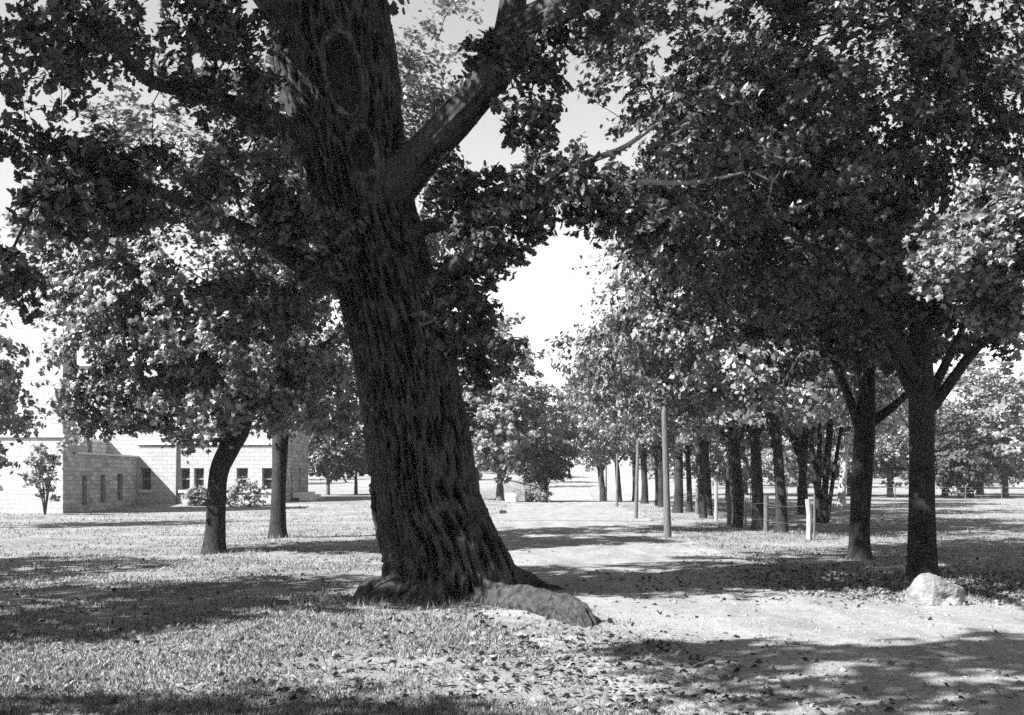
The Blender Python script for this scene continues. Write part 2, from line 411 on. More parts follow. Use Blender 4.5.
def grow(seeds, seed_r, clumps, rng, step=0.45, r0=0.007, kinks=0.1, twigs=None):
    """Joins every leaf clump to the nearest wood, thickening towards the trunk."""
    pos = [np.asarray(s, float) for s in seeds]; par = [-1] * len(pos); chains = []; which = []
    base = np.asarray(seeds, float); order = np.argsort([np.min(np.linalg.norm(base - c, axis=1)) for c in clumps])
    arr = np.array(pos); dep = np.zeros(len(arr))
    for ci in order:
        c = clumps[ci]; d = np.linalg.norm(arr - c, axis=1); j = int(np.argmin(d + 0.25 * dep)); L = d[j]
        k = max(2, int(math.ceil(L / step))); p0 = arr[j]; prev = j; ch = [j]; new = []; nd = []
        side = rng.normal(size=3) * kinks * L
        for q in range(1, k + 1):
            tt = q / k; p = p0 + (c - p0) * tt + side * math.sin(math.pi * tt) + np.array([0, 0, 0.12 * L * math.sin(math.pi * tt)])
            p = p + rng.normal(size=3) * 0.03 * min(L, 1.0) * (q < k)
            new.append(p); par.append(prev); prev = len(pos); pos.append(p); ch.append(prev); nd.append(dep[j] + L * tt)
        arr = np.concatenate([arr, np.array(new)]); dep = np.concatenate([dep, nd]); chains.append(ch); which.append(ci)
    n = len(pos); wgt = np.zeros(n)
    for ch in chains: wgt[ch[-1]] += 1
    for i in range(n - 1, len(seeds) - 1, -1):
        if par[i] >= 0: wgt[par[i]] += wgt[i]
    rad = r0 * np.maximum(wgt, 0.3) ** 0.48
    out = {}; rootof = list(range(len(seeds))) + [0] * (n - len(seeds))
    for i in range(len(seeds), n): rootof[i] = rootof[par[i]]
    for ch, ci in zip(chains, which):
        key = rootof[ch[0]]; g_ = out.setdefault(key, Geo())
        r = rad[ch].copy(); r[0] = r[1] * 1.15
        if ch[0] < len(seeds): r[0] = min(r[1] * 1.4, seed_r[ch[0]])
        kk = 4 if r[0] < 0.02 else (6 if r[0] < 0.06 else 8)
        g_.tube(np.array(pos)[ch] if False else np.array([pos[i] for i in ch]), r, kk, cap=False)
        if twigs is not None:
            for tv in twigs[ci]:
                L = np.linalg.norm(tv); q = np.array([clumps[ci], clumps[ci] + tv * .5 + np.array([0, 0, .04 * L]), clumps[ci] + tv - np.array([0, 0, .1 * L])])
                g_.tube(q, [r0 * .75, r0 * .55, r0 * .3], 3, cap=False)
    return Branches(out)

class Branches:
    def __init__(s, d): s.d = d
    def build(s, name, mat, parent, sm=True):
        for q in s.d.values(): q.build(name, mat, parent, sm)

def bark_disp(amp, fu, fv, seed):
    def d(R, A, S):
        p = np.stack([np.cos(A) * fu, np.sin(A) * fu, S * fv], -1)
        a = fbm(p, 4, seed); b = vnoise(np.stack([np.cos(A) * 1.3, np.sin(A) * 1.3, S * 0.6], -1), seed + 9)
        return R * (1 + (b - 0.5) * 0.16) + (a - 0.5) * amp
    return d

def trunk_mesh(root, pts, rad, mat, k=16, n=24, amp=0.05, name='trunk', seed=1, flare=0.0):
    p, r = resample(pts, rad, n)
    if flare: 
        h = p[:, 2] - p[0, 2]; r = r * (1 + flare * np.exp(-h / 0.25))
    g_ = Geo(); g_.tube(p, r, k, True, bark_disp(amp, 2.2, 1.2, seed)); g_.build(name, mat, root, True); return p, r

def ell(px, py, d, rx, ry, rd, n):
    """An ellipsoid of leaf clumps of px-by-px size as seen d metres away."""
    return (P(px, py, d), (rx / F * d, rd, ry / F * d), n)

def make_tree(root, trunk, limbs, ells, seed, leafmat, barkmat, kind, per, sig, size, r0=0.007, k=14, spread=0.5, step=0.5, flare=0.35, jit=0.6, seeds_from=0.5, crown_name='crown', amp=0.05, up=0.5, outw=0.9, keep=None, flat=0.45, near=False):
    rng = np.random.default_rng(seed)
    tp, tr = trunk_mesh(root, [q[0] for q in trunk], [q[1] for q in trunk], barkmat, k, 26, amp, seed=seed, flare=flare)
    n0 = int(len(tp) * seeds_from); seeds = list(tp[n0:]); sr = list(tr[n0:] * 0.8)
    for lm in limbs:
        p, r = resample([q[0] for q in lm], [q[1] for q in lm], 14)
        g_ = Geo(); g_.tube(p, r, 10, True, bark_disp(0.025, 2, 1.5, seed + 5)); g_.build('limb', barkmat, root, True)
        seeds += list(p[3:]); sr += list(r[3:])
    cl = sample_clumps(ells, rng, spread)
    if keep is not None: cl = cl[keep(cl)]
    zmin = gz(cl[:, 0], cl[:, 1]) + 0.3; cl[:, 2] = np.maximum(cl[:, 2], zmin)
    cen = np.mean([e[0] for e in ells], axis=0); tw = make_twigs(cl, cen, sig, rng, flat)
    gb = grow(seeds, sr, cl, rng, step, r0, twigs=tw if near else None); gb.build('branch', barkmat, root, True)
    pos, nr, sz = crown_leaves(cl, cen, per, sig, size, rng, flat, up, outw, jit, twigs=tw)
    v, f = leaves_np(pos, nr, sz, kind, rng)
    mesh_from(crown_name, v, f.ravel(), np.full(len(f), 3), leafmat, root)
    return cl

#OAK# ---------------------------------------------------------------- the big oak
OD = 16.0
oak_axis = [(447, 640, 1.25), (447, 606, 1.10), (449, 575, 0.93), (442, 545, 0.80), (426, 500, 0.72), (421, 460, 0.68), (413, 400, 0.68), (398, 330, 0.68), (376, 255, 0.70), (358, 190, 0.71), (345, 120, 0.76), (333, 50, 0.84), (326, 0, 0.82), (318, -60, 0.62), (300, -150, 0.5), (290, -260, 0.42), (300, -380, 0.3), (320, -470, 0.16)]
op = np.array([P(x, y, OD) for x, y, r in oak_axis]); orr = np.array([r for _, _, r in oak_axis])
op[:, 1] += np.array([0, 0, 0, 0, 0, 0, 0, 0, 0.05, 0.05, 0.1, 0.1, 0.1, 0.2, 0.3, 0.4, 0.5, 0.6])
oak = thing('oak_tree', 'huge old leaning oak with furrowed bark and branch scars beside the road', 'tree', gp(op[1][0], OD))
tp, tr = resample(op, orr, 620)
def oak_disp(R, A, S):
    # A = 0 faces the viewer, pi/2 = picture right or left depending on the frame
    ridx = fbm(np.stack([np.cos(A) * 11.5 + .8 * np.sin(S * 1.7), np.sin(A) * 11.5, S * 2.2 + 0.5 * np.sin(A * 3)], -1), 4, 31)
    ridge = 1 - np.abs(2 * ridx - 1) * 2.6
    global RIDGE
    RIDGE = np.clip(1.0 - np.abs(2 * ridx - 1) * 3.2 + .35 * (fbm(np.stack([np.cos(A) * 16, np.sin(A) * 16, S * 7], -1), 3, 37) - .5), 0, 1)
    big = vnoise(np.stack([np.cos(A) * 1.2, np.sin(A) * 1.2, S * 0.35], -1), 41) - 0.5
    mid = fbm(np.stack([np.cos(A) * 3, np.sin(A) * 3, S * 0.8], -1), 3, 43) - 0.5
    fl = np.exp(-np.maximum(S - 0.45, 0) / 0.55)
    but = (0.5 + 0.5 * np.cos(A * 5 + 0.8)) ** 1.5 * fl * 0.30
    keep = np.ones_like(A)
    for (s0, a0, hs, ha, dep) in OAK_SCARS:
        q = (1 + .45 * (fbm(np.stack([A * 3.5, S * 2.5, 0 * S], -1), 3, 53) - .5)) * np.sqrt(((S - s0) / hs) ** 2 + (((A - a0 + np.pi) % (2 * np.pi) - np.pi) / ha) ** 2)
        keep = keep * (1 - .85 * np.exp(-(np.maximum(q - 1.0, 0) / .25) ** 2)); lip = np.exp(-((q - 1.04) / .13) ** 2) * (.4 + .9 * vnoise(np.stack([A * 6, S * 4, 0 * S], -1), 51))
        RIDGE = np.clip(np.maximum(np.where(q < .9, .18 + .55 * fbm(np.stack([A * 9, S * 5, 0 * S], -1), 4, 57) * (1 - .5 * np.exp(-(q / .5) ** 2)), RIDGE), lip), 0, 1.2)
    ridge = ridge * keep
    R = R + 0.10 * ridge + 0.16 * big + 0.12 * mid + but - 0.05
    for (s0, a0, hs, ha, dep) in OAK_SCARS:
        da = (A - a0 + np.pi) % (2 * np.pi) - np.pi
        q = (1 + .45 * (fbm(np.stack([A * 3.5, S * 2.5, 0 * S], -1), 3, 53) - .5)) * np.sqrt(((S - s0) / hs) ** 2 + (da / ha) ** 2)
        R = R + 0.10 * np.exp(-((q - 1.0) / 0.22) ** 2) - dep * (1 - smooth(0.6, 0.95, q))
    return R
sl = np.concatenate([[0], np.cumsum(np.linalg.norm(np.diff(tp, axis=0), axis=1))])
def s_at(py): 
    zz = EYE + (HOR - py) / F * OD; return float(np.interp(zz, tp[:, 2], sl))
OAK_SCARS = [(s_at(94), 0.2, 0.60, 0.33, 0.16), (s_at(170), 0.32, 0.34, 0.27, 0.13)]
v, f = tube_np(tp, tr, 300, oak_disp)
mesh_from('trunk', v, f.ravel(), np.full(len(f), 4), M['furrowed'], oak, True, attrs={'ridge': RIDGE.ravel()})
for (s0, a0, hs, ha, dep) in OAK_SCARS:      # callus lips round the two healed branch stubs
    th = np.linspace(0, 2 * np.pi, 49) + 0.0; ss = s0 + hs * np.cos(th); aa = a0 + ha * np.sin(th)
    ring = []
    V2 = v.reshape(len(tp), 300, 3)
    for s_, a_ in zip(ss, aa):
        i = int(np.clip(np.searchsorted(sl, s_), 1, len(tp) - 1)); j = int(round((a_ % (2 * np.pi)) / (2 * np.pi) * 300)) % 300
        q = V2[i, j]; c = tp[i]; ring.append(q - (q - c) / np.linalg.norm(q - c) * 0.026)
    ring = np.array(ring); ring = (ring + np.roll(ring[:-1], 1, 0)[np.r_[0:48, 0]] + np.roll(ring[:-1], -1, 0)[np.r_[0:48, 0]]) / 3
    gr = Geo(); rr_ = 0.012 + 0.075 * np.array([vnoise(np.array([[k * 0.55, s0 * 3, 0]]))[0] for k in range(49)]) ** 2
    gr.tube(ring, rr_, 12, False, lambda R, A, S: R * (.4 + 1.2 * fbm(np.stack([np.cos(A), np.sin(A), S * 5], -1), 3, 15))); o_ = gr.build('branch_scar', M['scar'], oak, True)
    o_['label'] = 'tall pale oval rim of the upper branch scar' if hs > 0.5 else 'smaller oval rim of the lower branch scar'
# great surface root reaching toward the viewer and the road
rp = [P(446, 590, 16.0), P(500, 605, 14.9), P(532, 607, 14.1), P(560, 613, 13.3), P(580, 626, 12.6), P(594, 650, 12.1)]
p, r = resample(rp, [0.3, 0.26, 0.24, 0.23, 0.20, 0.13], 110)
gr = Geo(); gr.tube(p, r, 64, True, lambda R, A, S: R * (1 + 0.6 * (fbm(np.stack([np.cos(A) * 1.5, np.sin(A) * 1.5, S * 1.6], -1), 4, 77) - 0.5)) + 0.17 * (fbm(np.stack([np.cos(A) * 4.5, np.sin(A) * 4.5, S * 1.6], -1), 4, 78) - 0.5))
gr.build('root', M['root'], oak, True)
for rp, rr_ in (([(-1.6, 15.5, .12), (-1.95, 15.2, .02), (-2.3, 14.95, -.1)], [.22, .12, .05]), ([(-.3, 16.2, .2), (.3, 16.5, .05), (.9, 16.7, -.1)], [.3, .18, .07])):
    p, r = resample(rp, rr_, 20)
    for i in range(len(p)): p[i, 2] += gz(p[i:i+1, 0], p[i:i+1, 1])[0]
    gr = Geo(); gr.tube(p, r, 24, True, bark_disp(0.14, 3, 3, 8)); gr.build('root', M['oak_bark'], oak, True)

def limb(name, pix, mat, k=14, n=40, amp=0.05, seed=3):
    if k >= 20: k, n, amp = 72, 170, 0.10
    p, r = resample([P(x, y, d) for x, y, d, q in pix], [q for _, _, _, q in pix], n)
    gl = Geo(); gl.tube(p, r, k, True, bark_disp(amp, 3 if k < 20 else 7, 1.6, seed)); gl.build(name, mat, oak, True); return p, r
oak_seeds, oak_sr = list(tp[400:]), list(tr[400:] * 0.5)
for pix, k in (([(352, 215, 15.9, .42), (395, 185, 15.7, .34), (425, 152, 15.6, .27), (462, 112, 15.4, .245), (500, 65, 15.2, .24), (522, 30, 15.0, .24), (570, 2, 14.7, .2), (640, -40, 14.2, .15), (720, -110, 13.8, .1)], 20),
               ([(500, 65, 15.2, .2), (512, 10, 15.3, .2), (520, -60, 15.5, .16), (540, -160, 16, .1)], 14),
               ([(385, 262, 15.9, .26), (418, 231, 15.6, .13), (452, 219, 15.2, .10), (502, 189, 14.9, .085), (552, 176, 14.7, .06), (586, 162, 14.5, .045), (624, 147, 14.4, .032), (657, 124, 14.3, .018)], 10),
               ([(395, 300, 15.9, .3), (432, 284, 15.5, .17), (477, 250, 15.1, .12), (503, 216, 14.8, .10), (528, 192, 14.6, .07), (562, 184, 14.4, .045), (634, 182, 14.2, .035), (697, 182, 14.0, .022), (740, 176, 13.9, .012)], 10),
               ([(330, 270, 15.9, .3), (300, 262, 15.2, .16), (255, 235, 14.5, .11), (190, 205, 13.8, .08), (120, 180, 13.3, .05), (50, 190, 13, .03)], 10),
               ([(320, 150, 15.9, .3), (222, 100, 14.6, .11), (145, 78, 14.0, .085), (97, 4, 13.6, .06), (60, -60, 13.4, .04)], 10),
               ([(300, 20, 15.9, .4), (230, -60, 15, .26), (140, -130, 13.8, .2), (20, -190, 12.4, .12)], 12),
               ([(330, -40, 16, .35), (340, -160, 13.5, .22), (300, -340, 10.8, .16), (270, -420, 9.9, .06)], 12),
               ([(340, -60, 16.2, .35), (420, -170, 18, .22), (500, -240, 20, .14), (560, -280, 22, .08)], 12)):
    p, r = limb('limb', pix, M['oak_bark'], k); oak_seeds += list(p[6:]); oak_sr += list(r[6:])
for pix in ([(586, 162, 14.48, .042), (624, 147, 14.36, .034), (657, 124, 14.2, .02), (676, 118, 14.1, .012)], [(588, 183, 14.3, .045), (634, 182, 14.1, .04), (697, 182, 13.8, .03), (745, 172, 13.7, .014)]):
    limb('sunlit_tone_limb', pix, M['sunlit_bark'], 10, 30, .012)  # ends of two limbs laid over in paler bark, painted as if sunlit
rng = np.random.default_rng(5)
oak_ell = [ell(40, 135, 13.4, 60, 30, .8, 9), ell(225, 15, 14.2, 60, 24, .7, 9), ell(150, 198, 13.3, 75, 18, .4, 9), ell(275, 200, 14.4, 30, 40, .5, 6), ell(50, 60, 13.5, 75, 70, 1.2, 17), ell(150, 40, 14, 90, 60, 1.3, 18), ell(235, 70, 14.6, 60, 60, 1.0, 15), ell(190, 165, 14, 110, 45, 1.1, 15), ell(50, 190, 13.2, 70, 60, 1.0, 11), ell(12, 275, 13, 22, 35, .6, 7),
           ell(300, 230, 14.6, 45, 55, .7, 14), ell(265, 300, 15, 55, 40, .8, 10),
           ell(456, 300, 15.6, 28, 50, .7, 22), ell(482, 238, 15.0, 26, 34, .6, 13), ell(474, 345, 16.2, 18, 26, .5, 7), ell(448, 400, 17.2, 14, 40, .4, 4), ell(505, 345, 15, 8, 8, .2, 2),
           ell(478, 55, 15.2, 24, 24, .5, 6), ell(540, 45, 14.8, 26, 40, .6, 11), ell(530, 125, 15, 18, 32, .5, 7), ell(470, 185, 15.4, 40, 30, .5, 8), ell(590, 10, 14.4, 40, 14, .8, 8),
           ell(515, 205, 14.7, 28, 26, .5, 13), ell(580, 195, 14.5, 40, 26, .6, 12), ell(640, 225, 14.4, 45, 30, .8, 10), ell(560, 165, 14.6, 30, 16, .4, 6), ell(720, 150, 14, 55, 55, 1.0, 14)]
oak_vis = sample_clumps(oak_ell, rng, 0.2)
oak_top = sample_clumps([((-2.0, 15.5, 13.0), (6.0, 5.0, 3.8), 230), ((-4.7, 5.0, 9.3), (2.5, 2.0, 1.3), 58), ((3.6, 14.0, 11.4), (3.2, 3.5, 1.6), 60), ((-7.5, 13, 11), (3, 3, 1.6), 60), ((-5.0, 13.6, 10.2), (2.8, 2.2, 1.2), 14), ((-9.6, 12.2, 8.4), (2.8, 3.0, 2.2), 62)], rng, 0.35)
tw_v = make_twigs(oak_vis, P(400, 200, 15.5), 0.21, rng, 0.6, 0.2); tw_t = make_twigs(oak_top, (-2, 15, 12), 0.42, rng, 0.5)
gb = grow(oak_seeds, oak_sr, np.concatenate([oak_vis, oak_top]), rng, 0.4, 0.0065, twigs=np.concatenate([tw_v, tw_t])); gb.build('branch', M['oak_bark'], oak, True)
a_ = crown_leaves(oak_vis, P(400, 200, 15.5), 100, 0.22, 0.115, rng, 0.6, 0.6, 0.3, 0.65, twigs=tw_v, tip=2.2, size_j=.5)
b_ = crown_leaves(oak_top, (-2, 15, 12), 44, 0.42, 0.22, rng, 0.5, 0.8, 0.3, 0.5, twigs=tw_t)
v, f = leaves_np(*[np.concatenate(q) for q in zip(a_, b_)], 'oak', rng)
mesh_from('crown', v, f.ravel(), np.full(len(f), 3), M['oak_leaf'], oak)

#LEFT# --------------------------------------------------------------- trees on the left lawn
def tr_pts(lst, d): return [(P(x, y, d), r) for x, y, r in lst]
dA = 25.8
ta = thing('maple_tree', 'lawn tree with the dark trunk bent to the right, left of the oak', 'tree', gp(P(215, 553, dA)[0], dA))
make_tree(ta, tr_pts([(214, 562, .27), (215, 540, .235), (216, 500, .22), (219, 470, .22), (229, 448, .23), (240, 425, .25), (248, 380, .2), (250, 320, .14), (250, 240, .08)], dA),
          [tr_pts([(236, 434, .17), (200, 390, .11), (150, 350, .07), (100, 320, .04)], dA), tr_pts([(243, 410, .15), (285, 370, .1), (330, 340, .05)], dA),
           [(P(246, 390, dA), .13), (P(230, 350, dA - 1.2), .08), (P(215, 310, dA - 2.2), .04)], [(P(248, 370, dA), .13), (P(255, 330, dA + 1.5), .08), (P(240, 280, dA + 2.6), .04)]],
          [ell(150, 350, dA, 85, 60, 2.2, 60), ell(110, 290, dA, 70, 60, 2, 40), ell(240, 350, dA - .5, 90, 60, 2.2, 60), ell(220, 270, dA, 130, 70, 2.6, 80), ell(230, 190, dA, 120, 60, 2.4, 60), ell(300, 320, dA + .5, 80, 80, 2, 45), ell(200, 130, dA, 110, 45, 2.2, 40), ell(85, 225, dA, 55, 45, 1.8, 24), ell(110, 400, dA, 50, 35, 1.5, 20), ell(190, 410, dA - 0.5, 70, 25, 1.8, 26), ell(290, 410, dA, 60, 20, 1.6, 18)],
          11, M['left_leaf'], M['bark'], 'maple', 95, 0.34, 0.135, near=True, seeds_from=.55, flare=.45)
dB = 31.8
tb = thing('maple_tree', 'lawn tree with a straight dark trunk nearest the left of the oak', 'tree', gp(P(278, 539, dB)[0], dB))
make_tree(tb, tr_pts([(278, 545, .27), (278, 525, .225), (279, 480, .21), (281, 430, .24), (284, 360, .2), (288, 280, .15), (292, 190, .08)], dB),
          [tr_pts([(281, 430, .14), (320, 390, .09), (365, 360, .05)], dB), tr_pts([(283, 400, .14), (250, 350, .09), (220, 310, .05)], dB), tr_pts([(287, 300, .12), (340, 210, .08), (400, 140, .04)], dB)],
          [ell(330, 390, dB, 70, 45, 2.4, 50), ell(300, 300, dB, 90, 80, 3, 60), ell(320, 200, dB, 90, 80, 3, 50), ell(415, 110, dB, 40, 65, 1.6, 40), ell(430, 200, dB, 40, 60, 1.6, 22), ell(440, 30, dB, 25, 35, 1.5, 5), ell(330, 100, dB, 70, 60, 2.4, 30)],
          12, M['left_leaf'], M['bark'], 'leaf', 100, 0.42, 0.17, seeds_from=.5, flare=.5)
dC = 40.0
tc = thing('shade_tree', 'tree cut by the left edge of the photo in front of the stone tower', 'tree', gp(P(-70, 540, dC)[0], dC))
make_tree(tc, tr_pts([(-70, 540, .3), (-70, 480, .26), (-68, 400, .2), (-65, 320, .1)], dC), [],
          [ell(-40, 400, dC, 62, 75, 2.4, 80), ell(-50, 320, dC, 55, 60, 2.2, 40)], 13, M['left_leaf'], M['bark'], 'leaf', 60, .4, .24)
dS = 53.5
sh = thing('lilac_shrub', 'leggy open shrub growing at the corner of the stone tower', 'shrub', gp(P(45, 514, dS)[0], dS))
rng = np.random.default_rng(8); gs = Geo(); cl = []
for k in range(9):
    a = rng.uniform(0, 6.28); b0 = gp(P(45, 514, dS)[0], dS); top = b0 + np.array([math.cos(a) * rng.uniform(.3, 1.1), math.sin(a) * rng.uniform(.3, .9), rng.uniform(1.7, 3.5)])
    mid = (b0 + top) / 2 + np.array([math.cos(a) * -.1, 0, .2]); p, r = resample([b0 - np.array([0, 0, .1]), mid, top], [.035, .025, .01], 9); gs.tube(p, r, 6)
    for q in (4, 6, 7, 8): cl.append(p[q] + rng.normal(size=3) * .15)
gs.build('stem', M['bark_far'], sh, True)
pos, nr, sz = crown_leaves(np.array(cl), P(45, 480, dS), 34, .24, .2, rng)
v, f = leaves_np(pos, nr, sz, 'leaf', rng); mesh_from('foliage', v, f.ravel(), np.full(len(f), 3), M['far_leaf'], sh)

# tree out of the picture to the left, whose shade lies across the near lawn
for (x, y, lab, sd_, ex) in ((-14.7, 9.8, 'tall shade tree beyond the left edge of the photo', 14, 1.0), (-11.5, 1.0, 'shade tree behind the viewer on the left', 15, .8), (-19.0, 16.5, 'second tall shade tree beyond the left edge of the photo', 16, 1.0)):
    tq = thing('shade_tree', lab, 'tree', gp(x, y))
    b0 = gp(x, y)
    make_tree(tq, [(b0 + np.array([0, 0, -.1]), .35), (b0 + np.array([0, .1, 2]), .28), (b0 + np.array([.1, .2, 5]), .22), (b0 + np.array([.2, .2, 9]), .1)], [],
              [(b0 + np.array([0, 0, 8.0]), (3.6 * ex, 3.4 * ex, 3.4), int(170 * ex))], sd_, M['left_leaf'], M['bark'], 'leaf', 46, .5, .27, seeds_from=.4)

#RIGHT# -------------------------------------------------------------- the two near maples on the right
d1 = 18.9
t1 = thing('maple_tree', 'dark maple with a wide fork right behind the pale boulder', 'tree', gp(P(921, 578, d1)[0], d1))
make_tree(t1, tr_pts([(923, 586, .27), (922, 560, .235), (922, 500, .215), (922, 440, .21), (922, 400, .22), (921, 370, .19), (918, 310, .15), (912, 220, .1), (905, 120, .05)], d1),
          [tr_pts([(926, 412, .14), (945, 390, .1), (968, 358, .085), (985, 340, .08), (1015, 325, .06), (1070, 300, .03)], d1),
           tr_pts([(921, 408, .13), (902, 372, .09), (888, 335, .075), (872, 280, .05), (850, 200, .03)], d1),
           tr_pts([(928, 400, .1), (950, 355, .07), (962, 330, .055), (980, 280, .035)], d1),
           [(P(920, 380, d1), .12), (P(880, 320, d1 - 1.6), .08), (P(800, 240, d1 - 2.8), .05), (P(700, 190, d1 - 3.5), .025)],
           [(P(918, 330, d1), .1), (P(935, 250, d1 + 1.5), .07), (P(950, 150, d1 + 2.5), .03)]],
          [ell(900, 250, d1, 130, 70, 2.4, 70), ell(990, 280, d1, 60, 60, 2, 34), ell(780, 220, d1 - 1, 130, 90, 2, 80), ell(745, 140, d1 - 1, 105, 90, 2, 64), ell(850, 110, d1, 160, 110, 2.5, 100), ell(990, 120, d1, 90, 120, 2.2, 60), ell(860, -60, d1, 160, 90, 2.6, 60), ell(750, 40, d1 + 1, 60, 70, 2, 24)],
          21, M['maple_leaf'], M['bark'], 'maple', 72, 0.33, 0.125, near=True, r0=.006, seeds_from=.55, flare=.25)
d2 = 23.4
t2 = thing('maple_tree', 'dark maple with slanting limbs just left of the forked one', 'tree', gp(P(861, 559, d2)[0], d2))
make_tree(t2, tr_pts([(860, 566, .26), (860, 540, .21), (861, 500, .21), (864, 450, .22), (866, 420, .2), (868, 370, .15), (868, 300, .1), (862, 200, .05)], d2),
          [tr_pts([(862, 432, .13), (848, 395, .09), (832, 355, .075), (815, 310, .06), (790, 250, .03)], d2), tr_pts([(868, 425, .12), (895, 405, .085), (915, 385, .06), (940, 350, .03)], d2),
           [(P(866, 400, d2), .1), (P(850, 340, d2 - 1.5), .07), (P(800, 290, d2 - 2.6), .035)]],
          [ell(800, 290, d2, 110, 45, 2.2, 50), ell(700, 240, d2, 90, 70, 2.2, 44), ell(880, 330, d2, 90, 35, 2.2, 30), ell(760, 180, d2, 140, 80, 2.5, 60), ell(860, 150, d2, 140, 120, 2.6, 60), ell(645, 60, d2 + 1, 55, 80, 1.8, 34)],
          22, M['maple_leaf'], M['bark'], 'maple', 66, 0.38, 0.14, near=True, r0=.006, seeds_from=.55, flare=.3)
d3 = 14.6
t3 = thing('maple_tree', 'maple beyond the right edge of the photo with a bright drooping bough', 'tree', gp(P(1150, 570, d3)[0], d3))
make_tree(t3, tr_pts([(1150, 610, .26), (1150, 520, .21), (1149, 420, .19), (1145, 300, .16), (1140, 150, .08)], d3), [tr_pts([(1148, 330, .12), (1100, 262, .08), (1050, 222, .05), (985, 205, .03)], d3)],
          [ell(1010, 215, d3, 42, 34, .9, 40), ell(955, 250, d3 - .3, 40, 34, .7, 34), ell(1015, 285, d3, 42, 38, .8, 34), ell(1110, 240, d3, 70, 70, 1.6, 50), ell(1170, 130, d3, 100, 90, 2.0, 60)], 23, M['row_leaf'], M['bark'], 'maple', 90, .2, .095, near=True, seeds_from=.45, spread=.1, flat=.3, outw=.2)

#ROW# ---------------------------------------------------------------- avenue trees behind the wire fence
def proto_tree(name, label, cat, loc, seed, h, R, z0, leafmat, bark, leafsize, nclump, per, sig, tr_r=.26, group=None, lean=0.0, kind='leaf', zr=None, stems=1):
    b = gp(*loc); root = thing(name, label, cat, b, group); rngp = np.random.default_rng(seed)
    lim = []
    for q in range(4):
        a = q * 1.6 + rngp.uniform(0, 1); zz = z0 * .8 + .4 * q
        lim.append([(b + np.array([lean * .3, 0, zz]), tr_r * .5), (b + np.array([math.cos(a) * R * .3 + lean * .5, math.sin(a) * R * .3, zz + (h - z0) * .22]), tr_r * .3), (b + np.array([math.cos(a) * R * .6 + lean, math.sin(a) * R * .6, zz + (h - z0) * .36]), tr_r * .12)])
    zc = (h + z0) / 2; zz = (h - z0) / 2
    el_ = [(b + np.array([lean, 0, zc]), (R * .85, R * .85, zz), int(nclump * .6))]
    for q in range(4):
        a = q * 1.57 + rngp.uniform(-.4, .4); el_.append((b + np.array([lean + math.cos(a) * R * .5, math.sin(a) * R * .5, zc - zz * rngp.uniform(.1, .55)]), (R * .55, R * .55, zz * .42), int(nclump * .1)))
    make_tree(root, [(b + np.array([0, 0, -.15]), tr_r * 1.05), (b + np.array([0, 0, 1.0]), tr_r * .95), (b + np.array([lean * .2, 0, z0]), tr_r * .8), (b + np.array([lean * .7, 0, zc]), tr_r * .5), (b + np.array([lean, 0, h * .9]), tr_r * .15)],
              lim, el_, seed, leafmat, bark, kind, per, sig, leafsize, r0=.009, k=12, spread=.55, step=.8, flare=.4, seeds_from=.35)
    return root
RG = 'avenue trees behind the wire fence'
def rowx(y): return 8.35 + 0.052 * (y - 35)
pr1 = proto_tree('avenue_tree', 'avenue tree with a sunlit patch at its trunk foot, nearest the white post', 'tree', (P(781, 534, 34.6)[0], 34.6), 31, 10.9, 4.9, 3.4, M['row_leaf'], M['bark'], .19, 200, 74, .42, .19, RG, -.9)
pr2 = proto_tree('avenue_tree', 'second avenue tree from the white post, trunk straight and dark', 'tree', (P(758, 531, 36.7)[0], 36.7), 32, 11.4, 4.8, 3.6, M['row_leaf'], M['bark'], .19, 190, 74, .42, .20, RG, -.8)
pr3 = proto_tree('avenue_tree', 'thicker avenue tree behind the short dark fence post', 'tree', (P(739, 528, 39.0)[0], 39.0), 33, 12.0, 5.1, 3.2, M['row_leaf'], M['bark'], .2, 200, 74, .44, .22, RG, -1.0)
rest = [(709, 48.5, 1.0, 'stout avenue tree just left of the thin white fence post'), (699, 52.0, 1.02, 'avenue tree to the left of the stout one by the thin white post'), (684, 57, 1.05, 'avenue tree at the middle of the row, right of the nearest utility pole'),
        (672, 62, 1.0, 'avenue tree seen directly behind the nearest utility pole'), (655, 68, 1.08, 'avenue tree left of the nearest utility pole'), (645, 75, 1.1, 'avenue tree right of the second utility pole'), (630, 84, 1.1, 'avenue tree between the second and third utility poles'), (618, 95, 1.12, 'avenue tree behind the third utility pole'), (608, 110, 1.15, 'avenue tree behind the fourth utility pole'), (722, 45.5, 1.0, 'slim avenue tree just right of the thin white fence post'), (692, 60, 1.0, 'slim avenue tree behind the gap left of the stout one'), (664, 71, 1.05, 'slim avenue tree close beside the nearest utility pole, far behind it'), (638, 88, 1.1, 'slim avenue tree close beside the second utility pole, far behind it'), (600, 130, 1.2, 'last pale avenue tree at the far end of the row')]
protos = [pr1, pr2, pr3]
rr = random.Random(4)
for i, (px, d, s, lab) in enumerate(rest):
    x = P(px, 0, d)[0]; c_ = copy_thing(protos[i % 3], gp(x + rr.uniform(-.5, .5), d), rr.uniform(-.7, .7), lab, RG, s); c_.rotation_euler.x = rr.uniform(-.05, .05); c_.rotation_euler.y = rr.uniform(-.06, .06); k_ = rr.uniform(.8, 1.1); k_ *= .72 if 'slim' in lab else 1; c_.scale = (s * k_, s * k_, s * rr.uniform(.95, 1.12))
